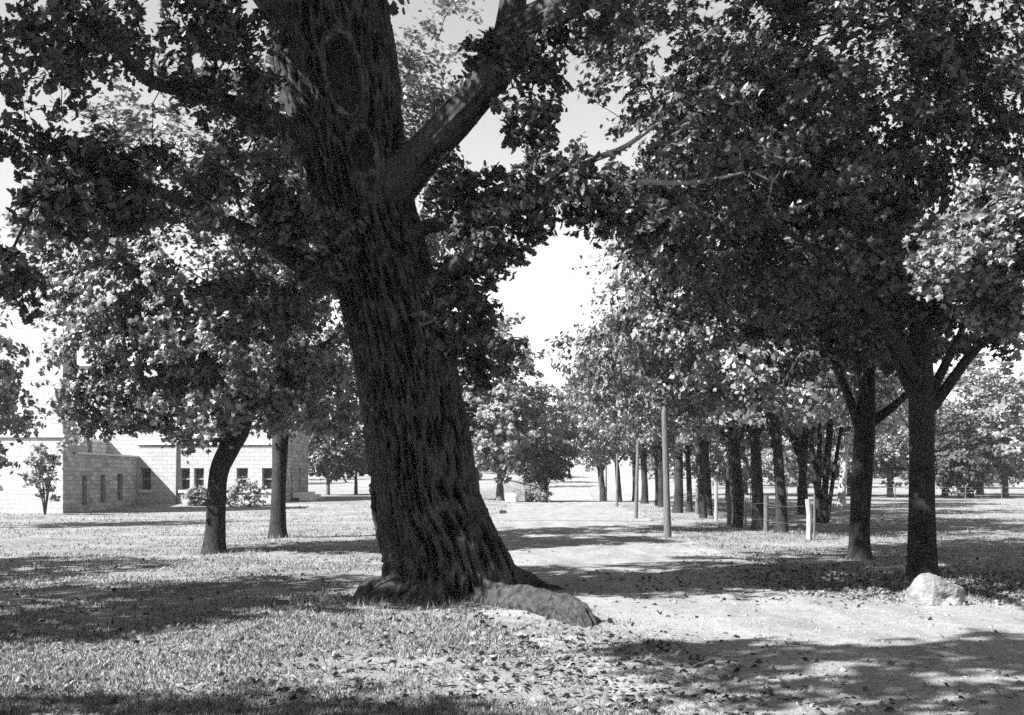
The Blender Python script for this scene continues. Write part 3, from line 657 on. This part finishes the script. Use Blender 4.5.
# a second line of trees behind the avenue, on the right lawn
LG = 'trees standing on the right lawn behind the avenue'
for i, (x, d, s, lab) in enumerate([(14.5, 55, 1.05, 'lawn tree behind the avenue with a pale trunk'), (17.5, 66, 1.1, 'lawn tree behind the multi-stemmed tree'), (16.5, 84, 1.1, 'lawn tree far behind the avenue in deep shade'), (25.5, 80, 1.0, 'lawn tree showing between the two near right trunks')]):
    copy_thing(protos[(i + 1) % 3], gp(x, d), rr.uniform(0, 6.28), lab, LG, s)
# multi-stemmed tree
dm = 43.0
ms = thing('multi_stemmed_tree', 'tree of several thin fanning stems right of the white fence post', 'tree', gp(P(822, 523, dm)[0], dm))
b0 = P(822, 524, dm)
make_tree(ms, tr_pts([(823, 526, .16), (825, 490, .13), (829, 440, .12), (833, 380, .09), (838, 300, .05)], dm),
          [tr_pts([(820, 526, .13), (817, 490, .11), (811, 440, .1), (806, 380, .07), (800, 310, .03)], dm), tr_pts([(818, 526, .12), (819, 480, .1), (820, 430, .09), (822, 360, .05)], dm), tr_pts([(826, 526, .1), (833, 480, .08), (841, 430, .07), (852, 370, .03)], dm)],
          [ell(825, 350, dm, 75, 70, 2.8, 90)], 41, M['row_leaf'], M['bark'], 'leaf', 44, .42, .25, seeds_from=.6)

#FAR# ---------------------------------------------------------------- far trees
FG = 'bushy trees beyond the right lawn'
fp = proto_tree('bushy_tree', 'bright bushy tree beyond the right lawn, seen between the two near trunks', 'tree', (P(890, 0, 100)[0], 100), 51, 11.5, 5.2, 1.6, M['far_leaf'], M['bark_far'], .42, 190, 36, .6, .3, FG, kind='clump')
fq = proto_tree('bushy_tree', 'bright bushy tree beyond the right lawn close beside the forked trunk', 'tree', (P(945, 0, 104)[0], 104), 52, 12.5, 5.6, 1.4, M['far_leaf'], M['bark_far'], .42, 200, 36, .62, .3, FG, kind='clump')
for i, (px, d, s, lab) in enumerate([(1005, 100, 1.05, 'bushy tree right of the dark rounded evergreen'), (1050, 108, 1.0, 'bushy tree cut by the right edge of the photo'), (850, 112, 1.05, 'bushy tree behind the pale leaning trunk'), (800, 108, 1.0, 'bushy tree far behind the white fence post'), (745, 115, 1.05, 'bushy tree in the far gap between avenue trunks'), (700, 120, 1.1, 'bushy tree far behind the stout avenue tree'), (980, 118, 1.3, 'tallest bushy tree behind the evergreen')]):
    copy_thing((fp, fq)[i % 2], gp(P(px, 0, d)[0], d), rr.uniform(0, 6.28), lab, FG, s)
ev = proto_tree('evergreen_tree', 'dark rounded evergreen at the far edge of the right lawn', 'tree', (P(960, 0, 94)[0], 94), 53, 7.6, 2.9, .5, M['dark_leaf'], M['bark_far'], .3, 150, 36, .4, .2, None, kind='clump')
CG = 'tree group left of the road'
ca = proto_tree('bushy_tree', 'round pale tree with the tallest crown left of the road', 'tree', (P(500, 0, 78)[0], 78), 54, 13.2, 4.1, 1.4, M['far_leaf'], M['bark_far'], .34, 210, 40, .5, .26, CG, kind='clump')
copy_thing(ca, gp(P(476, 0, 80)[0], 80), 2.1, 'pale tree left of the road, half hidden by the oak trunk', CG, 1.1)
copy_thing(ca, gp(P(546, 0, 84)[0], 84), 4.0, 'darker tree nearest the left edge of the road', CG, .62)
copy_thing(ca, gp(P(445, 0, 92)[0], 92), 1.0, 'pale tree behind the oak trunk', CG, .95)
SG = 'small trees right of the stone building'
sa = proto_tree('small_tree', 'small dark tree with a thin trunk just right of the stone building', 'tree', (P(328, 0, 84)[0], 84), 55, 5.4, 2.6, 1.5, M['maple_leaf'], M['bark_far'], .3, 100, 36, .4, .13, SG, kind='clump')
copy_thing(sa, gp(P(356, 0, 88)[0], 88), 2.5, 'small pale bushy tree between the building and the oak', SG, 1.0)
rngw = np.random.default_rng(61); cl = []
for k in range(90):
    x = rngw.uniform(-70, 130); y = rngw.uniform(170, 330)
    if abs(x - (4.5 + .054 * (y - 30))) < 9: continue
    b = gp(x, y); hh = rngw.uniform(8, 13)
    c = sample_clumps([(b + np.array([0, 0, hh * .55]), (hh * .42, hh * .42, hh * .48), 46)], rngw, .5); cl.append(c)
cl = np.concatenate(cl); pos, nr, sz = crown_leaves(cl, (30, 250, 0), 14, 1.0, 1.0, rngw)
v, f = leaves_np(pos, nr, sz, 'clump', rngw)
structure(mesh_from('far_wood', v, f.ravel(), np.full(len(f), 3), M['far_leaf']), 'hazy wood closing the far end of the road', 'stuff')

# unseen wood added behind the viewer to cut low sky fill
cl = []
for k in range(70):
    a = rngw.uniform(math.radians(188), math.radians(372)); rd = rngw.uniform(17, 42); x, y = rd * math.cos(a) * 1.3, rd * math.sin(a) - 2
    b = gp(x, y); hh = rngw.uniform(10, 15)
    cl.append(sample_clumps([(b + np.array([0, 0, hh * .52]), (hh * .3, hh * .3, hh * .5), 60)], rngw, .4))
cl = np.concatenate(cl); pos, nr, sz = crown_leaves(cl, (0, -20, 0), 16, .8, .8, rngw)
v, f = leaves_np(pos, nr, sz, 'clump', rngw)
structure(mesh_from('sky_blocker_wood', v, f.ravel(), np.full(len(f), 3), M['maple_leaf']), 'unseen wood added behind the viewer to block sky light', 'stuff')
# air
hb = Geo(); hb.box((-1200, -80, -4), (1200, 1500, 40)); m, t, o = newmat('haze'); pv = N(t, 'ShaderNodeVolumePrincipled'); pv.inputs['Color'].default_value = g(.95); pv.inputs['Density'].default_value = HAZE
t.links.new(pv.outputs[0], o.inputs['Volume']); structure(hb.build('haze', m), 'thin bright haze in the air', 'stuff')

# bushes by the building
def bush(px, py, d, w_, h_, lab, seed, grp=None):
    b = gp(P(px, py, d)[0], d); r_ = thing('round_bush', lab, 'bush', b, grp); rngb = np.random.default_rng(seed)
    c = sample_clumps([(b + np.array([0, 0, h_ * .45]), (w_, w_ * .7, h_ * .5), 60)], rngb, .5)
    g_ = grow([b + np.array([0, 0, .05])], [.04], c, rngb, .3, .006); g_.build('stem', M['bark_far'], r_)
    pos, nr, sz = crown_leaves(c, b + np.array([0, 0, h_ * .3]), 26, .2, .16, rngb); v, f = leaves_np(pos, nr, sz, 'leaf', rngb)
    mesh_from('foliage', v, f.ravel(), np.full(len(f), 3), M['far_leaf'], r_)
bush(200, 500, 64.5, .75, 1.2, 'small round bush under the paired windows', 71, 'bushes along the stone wing')
bush(244, 502, 64.0, 1.35, 1.6, 'wide round bush between the two lawn tree trunks', 72, 'bushes along the stone wing')
bush(535, 500, 76, 1.3, 1.1, 'low dark bush under the trees left of the road', 73)

#BUILDING# ------------------------------------------------------------ the stone building
BX0, BX1, BY0, BY1 = -44.0, -22.7, 55.6, 66.6
WX1, WY1 = -13.8, 74.5
bl = thing('stone_building', 'pale limestone building with a tower corner and slit windows on the left', 'building', gp(BX1, BY0))
def wall(axis, const, u0, u1, z0, z1, ops, thick, mat, out_sign, name='wall'):
    """A wall in the plane axis=const with real openings (u0,u1,z0,z1) and reveals."""
    us = sorted({u0, u1, *[q for o in ops for q in o[:2]]}); zs = sorted({z0, z1, *[q for o in ops for q in o[2:4]]})
    G = Geo()
    def mk(u, z, dep): return (u, const - out_sign * dep, z) if axis == 'y' else (const - out_sign * dep, u, z)
    for a, b in zip(us[:-1], us[1:]):
        for c, d in zip(zs[:-1], zs[1:]):
            if any(o[0] <= a and b <= o[1] and o[2] <= c and d <= o[3] for o in ops): continue
            G.add([mk(a, c, 0), mk(b, c, 0), mk(b, d, 0), mk(a, d, 0)], [(0, 1, 2, 3)])
            G.add([mk(a, c, thick), mk(b, c, thick), mk(b, d, thick), mk(a, d, thick)], [(3, 2, 1, 0)])
    for o in ops:
        a, b, c, d = o[:4]
        for (p, q) in (((a, c), (b, c)), ((b, c), (b, d)), ((b, d), (a, d)), ((a, d), (a, c))):
            G.add([mk(*p, 0), mk(*q, 0), mk(*q, thick), mk(*p, thick)], [(0, 1, 2, 3)])
    G.build(name, mat, bl)
def window(axis, const, o, out_sign, bars=True, sill=True):
    a, b, c, d = o[:4]; dep = .16
    def bx(G, u0_, u1_, z0_, z1_, d0, d1):
        if axis == 'y':
            y0, y1 = sorted((const - out_sign * d0, const - out_sign * d1)); G.box((u0_, y0, z0_), (u1_, y1, z1_))
        else:
            x0, x1 = sorted((const - out_sign * d0, const - out_sign * d1)); G.box((x0, u0_, z0_), (x1, u1_, z1_))
    Gf = Geo(); wd = .06 if b - a > .5 else .035; e = .002
    bx(Gf, a + e, a + wd, c + e, d - e, dep, dep + .08); bx(Gf, b - wd, b - e, c + e, d - e, dep, dep + .08)
    bx(Gf, a + wd, b - wd, c + e, c + wd, dep, dep + .08); bx(Gf, a + wd, b - wd, d - wd, d - e, dep, dep + .08)
    if bars:
        zm = (c + d) / 2; bx(Gf, a + wd, b - wd, zm - .035, zm + .035, dep + .01, dep + .08)
        if b - a > .9: bx(Gf, (a + b) / 2 - .03, (a + b) / 2 + .03, c + wd, d - wd, dep + .02, dep + .07)
    wf = Gf.build('window', M['paint'], bl)
    Gp = Geo(); bx(Gp, a + wd, b - wd, c + wd, d - wd, dep + .085, dep + .10); pn = Gp.build('pane', M['glass'], bl); pn.parent = wf
    if sill:
        Gs = Geo(); bx(Gs, a - .1, b + .1, c - .16, c - .003, -.08, dep - .02); Gs.build('sill', M['stone_trim'], bl)
# tower front (faces the viewer)
TH = 11.6
ops = [(-25.6 - .5, -25.6 + .5, 6.2, 8.2), (-27.2, -26.0, 1.4, 2.9), (-31, -29.8, 1.4, 2.9), (-31, -29.8, 6.2, 8.2)]
ops = [(-27.6, -25.95, 1.45, 1.95), (-31, -29.8, 1.4, 2.9), (-31, -29.8, 6.2, 8.2)]
wall('y', BY0, BX0, BX1, -.4, TH, ops, .35, M['stone_x'], -1, 'tower_wall')
for o_ in ops: window('y', BY0, o_, -1)
# tower side (faces the road) with three slits
def uy(px): return BX1 / ((px - 512) / F)
sl_ = [(uy(82.2), uy(86.8), 0.72, 2.05), (uy(101), uy(105), 0.72, 2.05), (uy(118.5), uy(122.5), 0.72, 2.05)]
sl_ = [(58.1, 58.75, .35, 1.9), (60.7, 61.45, .42, 1.98), (63.3, 64.15, .5, 2.08)]
TY = 57.4; UX = BX1 - 1.8
up_ = [(58.2, 58.8, 3.25, 3.75), (60.9, 61.5, 3.25, 3.75), (63.5, 64.2, 3.25, 3.75)]
wall('x', BX1, BY0, TY, -.4, TH, [], .35, M['stone_y'], 1); wall('x', BX1, TY, BY1, -.4, 3.06, sl_, .35, M['stone_y'], 1); wall('x', UX, TY, BY1, 3.0, 3.95, up_, .3, M['stone_y'], 1); wall('y', TY, BX0, BX1 - .36, 3.9, TH, [], .35, M['stone_x'], 1)
for o_ in sl_: window('x', BX1, o_, 1, False, False)
for o_ in up_: window('x', UX, o_, 1, True, False)
G = Geo(); G.box((BX0, BY0 + .36, TH - .6), (BX1 - .36, TY - .36, TH - .2)); G.build('roof', M['stone_trim'], bl)
G = Geo(); G.box((BX0, BY0 - .12, TH + .003), (BX1 + .12, BY0 + .5, TH + .28)); G.box((BX1 - .4, BY0 + .503, TH + .003), (BX1 + .12, TY + .1, TH + .28)); G.build('coping', M['stone_trim'], bl)
G = Geo(); G.box((BX0, TY + .01, 3.6), (UX - .31, BY1 - .01, 3.8)); G.box((UX + .005, TY + .01, 2.9), (BX1 - .36, BY1 - .01, 3.04)); G.build('roof', M['stone_trim'], bl)
G = Geo(); G.box((UX - .4, TY + .005, 3.953), (UX + .1, BY1 - .005, 4.08)); G.box((BX1 - .4, TY + .005, 3.063), (BX1 + .1, BY1 - .005, 3.17)); G.build('coping', M['stone_trim'], bl)
G = Geo(); G.box((BX0, BY0 - .1, 3.86), (BX1 + .1, BY0 - .003, 4.02)); G.build('string_course', M['stone_trim'], bl)
# wing front
def ux(px, d=BY1): return (px - 512) / F * d
wz = lambda py: EYE + (HOR - py) / F * BY1
wops = [(ux(140.5), ux(151), wz(490), wz(468)), (ux(180), ux(190), wz(490), wz(468)), (ux(194), ux(204), wz(490), wz(468)), (ux(236.5), ux(248), wz(490), wz(468)), (ux(262), ux(273), wz(490), wz(468))]
wops2 = [(a, b, 5.0, 6.9) for a, b, _, _ in wops]
wall('y', BY1, BX0, BX1, 3.05, 8.6, [], .35, M['stone_x'], -1); wall('y', BY1, BX1, WX1, -.2, 8.6, wops + wops2, .35, M['stone_x'], -1, 'wing_wall')
for o_ in wops + wops2: window('y', BY1, o_, -1)
so = [(68.6, 69.2, 1.0, 2.5), (71.2, 71.9, 1.0, 2.5)]
wall('x', WX1, BY1, WY1, -.2, 8.6, so, .35, M['stone_y'], 1, 'wing_wall')
for o_ in so: window('x', WX1, o_, 1, False, False)
G = Geo(); G.box((BX1, BY1 - .1, 3.84), (WX1 + .1, BY1 - .003, 3.98)); G.build('string_course', M['stone_trim'], bl)
G = Geo(); G.box((BX0, BY1 - .14, 8.603), (WX1 + .14, BY1 + .4, 8.85)); G.box((WX1 - .3, BY1 + .403, 8.6), (WX1 + .14, WY1, 8.85)); G.build('coping', M['stone_trim'], bl)
G = Geo(); G.box((BX0, BY1 + .36, 8.1), (WX1 - .36, WY1, 8.4)); G.build('roof', M['stone_trim'], bl)
G = Geo(); G.tube([(ux(177), BY1 - .07, .3), (ux(177), BY1 - .07, 8.4)], [.06, .06], 8); G.build('downspout', M['paint'], bl, True)
G = Geo()
for k in range(4): G.box((WX1 + .2, 70.5 + k * .0, .2), (WX1 + 1.9 - k * .4, 76.5, .5 + .17 * k - .0)) if False else G.box((WX1 + .15 + .4 * (3 - k - 1) if k < 3 else WX1 + .15, 68.5, .25 + .17 * k), (WX1 + .55 + .4 * (3 - k), 74, .41 + .17 * k))
G.build('steps', M['stone_trim'], bl)
G = Geo()
for k in range(3): G.box((-31.5, BY0 - 1.6 + .4 * k, -.1 + .17 * k), (-26.2, BY0 - .02, .06 + .17 * k))
G.build('steps', M['stone_trim'], bl)

#SMALL# ---------------------------------------------------------------- poles, fence, boulder
PG = 'bare wooden poles along the right side of the road'
for i, (x, y, top, lab, lean) in enumerate([(4.54, 32.0, 406, 'nearest and tallest bare wooden pole at the right of the road', -.12), (5.4, 48.0, 440, 'second bare pole, leaning slightly, left of the nearest pole', .1), (6.47, 67.8, 453, 'third bare pole along the road, thin and upright', .02), (7.6, 89.0, 465, 'fourth bare pole along the road, pale with distance', .02), (8.65, 108.0, 476, 'last tiny bare pole at the far end of the road', 0)]):
    b = gp(x, y); zt = EYE + (HOR - top) / F * y; pt = thing('wooden_pole', lab, 'pole', b, PG); G = Geo()
    p, r = resample([b + np.array([0, 0, -.3]), b + np.array([lean * .5, 0, (zt - b[2]) * .5]), np.array([x + lean, y, zt])], [.115, .095, .075] if i == 0 else [.085, .075, .06], 24)
    r[-1] *= .35; G.tube(p, r, 14, True, bark_disp(.012, 3, .8, 90 + i)); G.build('shaft', M['pole'], pt, True)
# wire fence
wf = thing('wire_fence', 'wire fence with pale and dark wooden posts in front of the avenue trees', 'fence', gp(P(809, 540, 31)[0], 31))
posts = [(809, 31.0, 1.15, .085, 'white_wood'), (766, 34.9, 1.2, .085, 'pole'), (745, 37.6, 1.1, .06, 'white_wood'), (729, 40.5, 1.2, .09, 'pole'), (716, 46.0, 1.65, .075, 'white_wood'), (697, 55, 1.3, .1, 'pole'), (681, 64, 1.3, .1, 'white_wood'), (664, 76, 1.3, .1, 'pole')]
tops = []
for i, (px, d, h, wd, mt) in enumerate(posts):
    b = gp(P(px, 0, d)[0], d); G = Geo(); tops.append(b)
    p, r = resample([b + np.array([0, 0, -.2]), b + np.array([.01, 0, h * .5]), b + np.array([.03 * ((i % 3) - 1), 0, h])], [wd, wd * .97, wd * .92], 10)
    G.tube(p, r, 8, True, bark_disp(.015, 2, 2, 60 + i)); o_ = G.build('post', M[mt], wf, False)
    if i == 0: o_['label'] = 'thick whitewashed end post of the wire fence'
b = gp(P(814.5, 0, 31.6)[0], 31.6); G = Geo(); G.tube([b + np.array([0, 0, -.2]), b + np.array([0, 0, 1.25])], [.035, .03], 8); G.build('stake', M['pole'], wf)
for hz in (.45, .95):
    G = Geo()
    for a, c in zip(tops[:-1], tops[1:]):
        t_ = np.linspace(0, 1, 9)[:, None]; q = a * (1 - t_) + c * t_; q[:, 2] += hz - .05 * np.sin(np.pi * t_[:, 0]); q[:, 0] -= .13; G.tube(q, np.full(9, .003), 5, False)
    G.build('wire', M['wire'], wf)
# far fence along the edge of the right lawn
ff = thing('far_fence', 'low wire fence with thin posts along the far edge of the right lawn', 'fence', gp(28, 92)); ft = []
for k in range(16):
    x = 14 + k * 3.0; b = gp(x, 92 + .2 * math.sin(k)); G = Geo(); ft.append(b); hh = 1.2 + .15 * math.sin(k * 2.3)
    G.tube([b + np.array([0, 0, -.2]), b + np.array([.02, 0, hh])], [.05, .045], 6); G.build('post', M['pole'], ff)
for hz in (.5, .95):
    G = Geo(); G.tube(np.array(ft) + np.array([0, -.06, hz]), np.full(16, .012), 5, False); G.build('wire', M['wire'], ff)
# pale leaning trunk behind the near maples
lt = proto_tree('leaning_tree', 'tree with a pale leaning trunk behind the near right maples', 'tree', (P(842, 0, 70)[0], 70), 56, 10, 3.4, 4.4, M['row_leaf'], M['bark_pale'], .3, 90, 40, .45, .26, None, lean=1.6)
# boulder
rb = gp(P(936, 608, 14.9)[0], 14.9); rng = np.random.default_rng(3)
import bmesh
bm = bmesh.new(); bmesh.ops.create_icosphere(bm, subdivisions=5, radius=1.0); V = np.array([q.co[:] for q in bm.verts])
# angular field stone: a ball cut by facets, roughened
fac = np.array([(-1, -.35, .25, .86), (-.55, -.75, .35, .80), (.15, -.95, .30, .72), (.75, -.65, .1, .84), (1, .1, -.1, .93), (-.25, -.1, 1, .78), (.45, -.05, .9, .70), (-.75, .1, .7, .84), (.8, .3, .5, .8), (0, 1, .2, .8), (-.6, .7, .3, .8)])
nf = fac[:, :3] / np.linalg.norm(fac[:, :3], axis=1)[:, None]
dd = V @ nf.T; rr2 = np.min(np.where(dd > .05, fac[:, 3] / np.maximum(dd, .05), 9), axis=1); rr2 = np.minimum(rr2, 1.02)
rr2 = rr2 * (1 + .16 * (fbm(V * 3.1, 4, 5) - .5) + .06 * (fbm(V * 9, 3, 6) - .5))
hol = np.exp(-(((V[:, 0] - .28) / .34) ** 2 + ((V[:, 2] + .15) / .26) ** 2)) * (V[:, 1] < -.1); rr2 = rr2 * (1 - .30 * hol)
V2 = V * rr2[:, None]; xx = V2[:, 0] * .40; yy = V2[:, 1] * .3; zz = V2[:, 2] * (.33 - .05 * V[:, 0]) + .17
for q, a, b_, c in zip(bm.verts, xx, yy, zz): q.co = (a, b_, c)
me = bpy.data.meshes.new('boulder'); bm.to_mesh(me); bm.free(); me.materials.append(M['rock'])
bo = bpy.data.objects.new('boulder', me); COL.objects.link(bo); bo.location = (rb[0], rb[1], rb[2] - .02)
tag(bo, 'pale rough boulder at the edge of the road below the forked maple', 'boulder')
# pale blocks by the far left edge of the road
def stone(name, px, py, d, sx, sy, sz, lab, mat, grp=None, seed=1):
    b = gp(P(px, py, d)[0], d); bm = bmesh.new(); bmesh.ops.create_cube(bm, size=1); bmesh.ops.bevel(bm, geom=bm.edges[:] , offset=.12, segments=2, affect='EDGES'); bmesh.ops.subdivide_edges(bm, edges=bm.edges[:], cuts=2, use_grid_fill=True)
    V = np.array([q.co[:] for q in bm.verts]); n_ = fbm(V * 2.5, 3, seed) - .5
    for q, k in zip(bm.verts, n_): q.co = ((q.co.x * (1 + .25 * k)) * sx, q.co.y * (1 + .25 * k) * sy, (q.co.z + .45) * (1 + .2 * k) * sz)
    me = bpy.data.meshes.new(name); bm.to_mesh(me); bm.free(); me.materials.append(mat); o_ = bpy.data.objects.new(name, me); COL.objects.link(o_); o_.location = tuple(b)
    return tag(o_, lab, 'stone', grp)
stone('stone_block', 511, 505, 74, .75, .6, .62, 'small white stone block left of the road, in front of the trees', M['stone_trim'], None, 2)
stone('stone_block', 519.5, 505, 75, .9, .6, 1.0, 'larger grey stone block beside the small white one', M['rock'], None, 3)
stone('stone_block', 503, 514, 55, .35, .3, .2, 'low dark stone lying on the left verge of the road', M['root'], None, 4)

#GRASS# ---------------------------------------------------------------- grass and fallen leaves
rng = np.random.default_rng(91)
def scatter(n, d0, d1, x0=-60, x1=1090, power=1.0):
    u = rng.uniform(0, 1, n); y = 1 / ((1 / d0) + (1 / d1 - 1 / d0) * u ** power); px = rng.uniform(x0, x1, n); return (px - 512) / F * y, y
x, y = scatter(330000, 7.2, 75, power=1.0)
k = ~road_in(x, y, -.1) & (np.hypot(x + 1.05, y - 16) > 1.0); dens = n2(x, y, .8, 55); k &= rng.uniform(size=len(x)) < smooth(.35, .62, dens)
x, y = x[k], y[k]; z = gz(x, y); n = len(x)
hgt = rng.uniform(.01, .042, n) * (.4 + 1.1 * n2(x, y, 1.3, 57)) * (1 + y / 40); wd = rng.uniform(.004, .009, n) * (1 + y / 22); a = rng.uniform(0, 6.28, n); ln = rng.normal(size=(n, 2)) * .6 * hgt[:, None]
base = np.stack([x, y, z - .01], -1); side = np.stack([np.cos(a), np.sin(a), 0 * a], -1) * wd[:, None]
tipv = base + np.concatenate([ln, hgt[:, None] + .01], 1)
v = np.stack([base - side, base + side, tipv], 1).reshape(-1, 3)
structure(mesh_from('grass', v, np.arange(3 * n), np.full(n, 3), M['blade']), 'short dry grass of the lawn', 'stuff')
# rougher tufts round the trunk feet, fence and verge
cx, cy = [], []
for (px, d, w_, c) in ((437, 15.1, 1.2, 2600), (668, 31.5, .9, 700), (740, 36, 3.2, 2600), (790, 32, 2.2, 1800), (936, 14.9, .9, 500), (921, 18.6, .7, 400), (215, 25.6, .6, 300), (278, 31.6, .6, 300)):
    xx = P(px, 0, d)[0] + rng.normal(size=c) * w_; yy = d + rng.normal(size=c) * w_ * .6; cx.append(xx); cy.append(yy)
x = np.concatenate(cx); y = np.concatenate(cy); k = ~road_in(x, y, -.4); x, y = x[k], y[k]; n = len(x); z = gz(x, y)
hgt = rng.uniform(.05, .17, n); a = rng.uniform(0, 6.28, n); wd = rng.uniform(.005, .011, n); ln = rng.normal(size=(n, 2)) * .5 * hgt[:, None]
base = np.stack([x, y, z - .02], -1); side = np.stack([np.cos(a), np.sin(a), 0 * a], -1) * wd[:, None]; tipv = base + np.concatenate([ln, hgt[:, None]], 1)
v = np.stack([base - side, base + side, tipv], 1).reshape(-1, 3)
structure(mesh_from('tall_grass', v, np.arange(3 * n), np.full(n, 3), M['blade']), 'longer grass round the trunks and the verge', 'stuff')
# fallen leaves
X, Y = scatter(9000, 7.3, 30); dn = n2(X, Y, .5, 66)
inr = road_in(X, Y); k = rng.uniform(size=len(X)) < np.where(inr, .10, .55) * smooth(.3, .65, dn) * 1.3; X, Y = X[k], Y[k]
X2 = rng.normal(6.0, 2.5, 7000); Y2 = rng.normal(17.4, 1.6, 7000); k = (Y2 > 14.6) & (Y2 < 22) & (~road_in(X2, Y2) | (rng.uniform(size=len(X2)) < .25)); X2, Y2 = X2[k], Y2[k]
X3 = rng.normal(1.1, .9, 900); Y3 = rng.normal(9.6, 1.3, 900)
X = np.concatenate([X, X2, X3]); Y = np.concatenate([Y, Y2, Y3]); n = len(X)
pos = np.stack([X, Y, gz(X, Y) + .02 + rng.uniform(0, .03, n)], -1); nr = np.stack([rng.normal(size=n) * .5, rng.normal(size=n) * .5, np.ones(n)], -1)
v, f = leaves_np(pos, nr, rng.uniform(.03, .095, n), 'maple', rng)
structure(mesh_from('fallen_leaves', v, f.ravel(), np.full(len(f), 3), M['dry_leaf']), 'dry leaves fallen on the grass and the road', 'stuff')
# small stones lying on the dirt
X, Y = scatter(16000, 7.3, 40); k = road_in(X, Y); X, Y = X[k], Y[k]; n = len(X)
oc = np.array([(1, 0, 0), (-1, 0, 0), (0, 1, 0), (0, -1, 0), (0, 0, 1), (0, 0, -1.0)]); of = np.array([(0, 2, 4), (2, 1, 4), (1, 3, 4), (3, 0, 4), (2, 0, 5), (1, 2, 5), (3, 1, 5), (0, 3, 5)])
rs = rng.uniform(.006, .02, n) * (1 + (rng.uniform(size=n) < .04) * 1.2)
v = np.stack([X, Y, gz(X, Y) + .022], -1)[:, None, :] + oc[None] * rs[:, None, None] * rng.uniform(.6, 1.3, (n, 6, 1)) * np.array([1, 1, .7]); f = (of[None] + (np.arange(n) * 6)[:, None, None]).reshape(-1, 3)
structure(mesh_from('gravel', v.reshape(-1, 3), f.ravel(), np.full(len(f), 3), M['rock']), 'small stones lying on the dirt road', 'stuff')
for o_ in bpy.data.objects:
    if 'base_at' in o_.keys(): del o_['base_at']
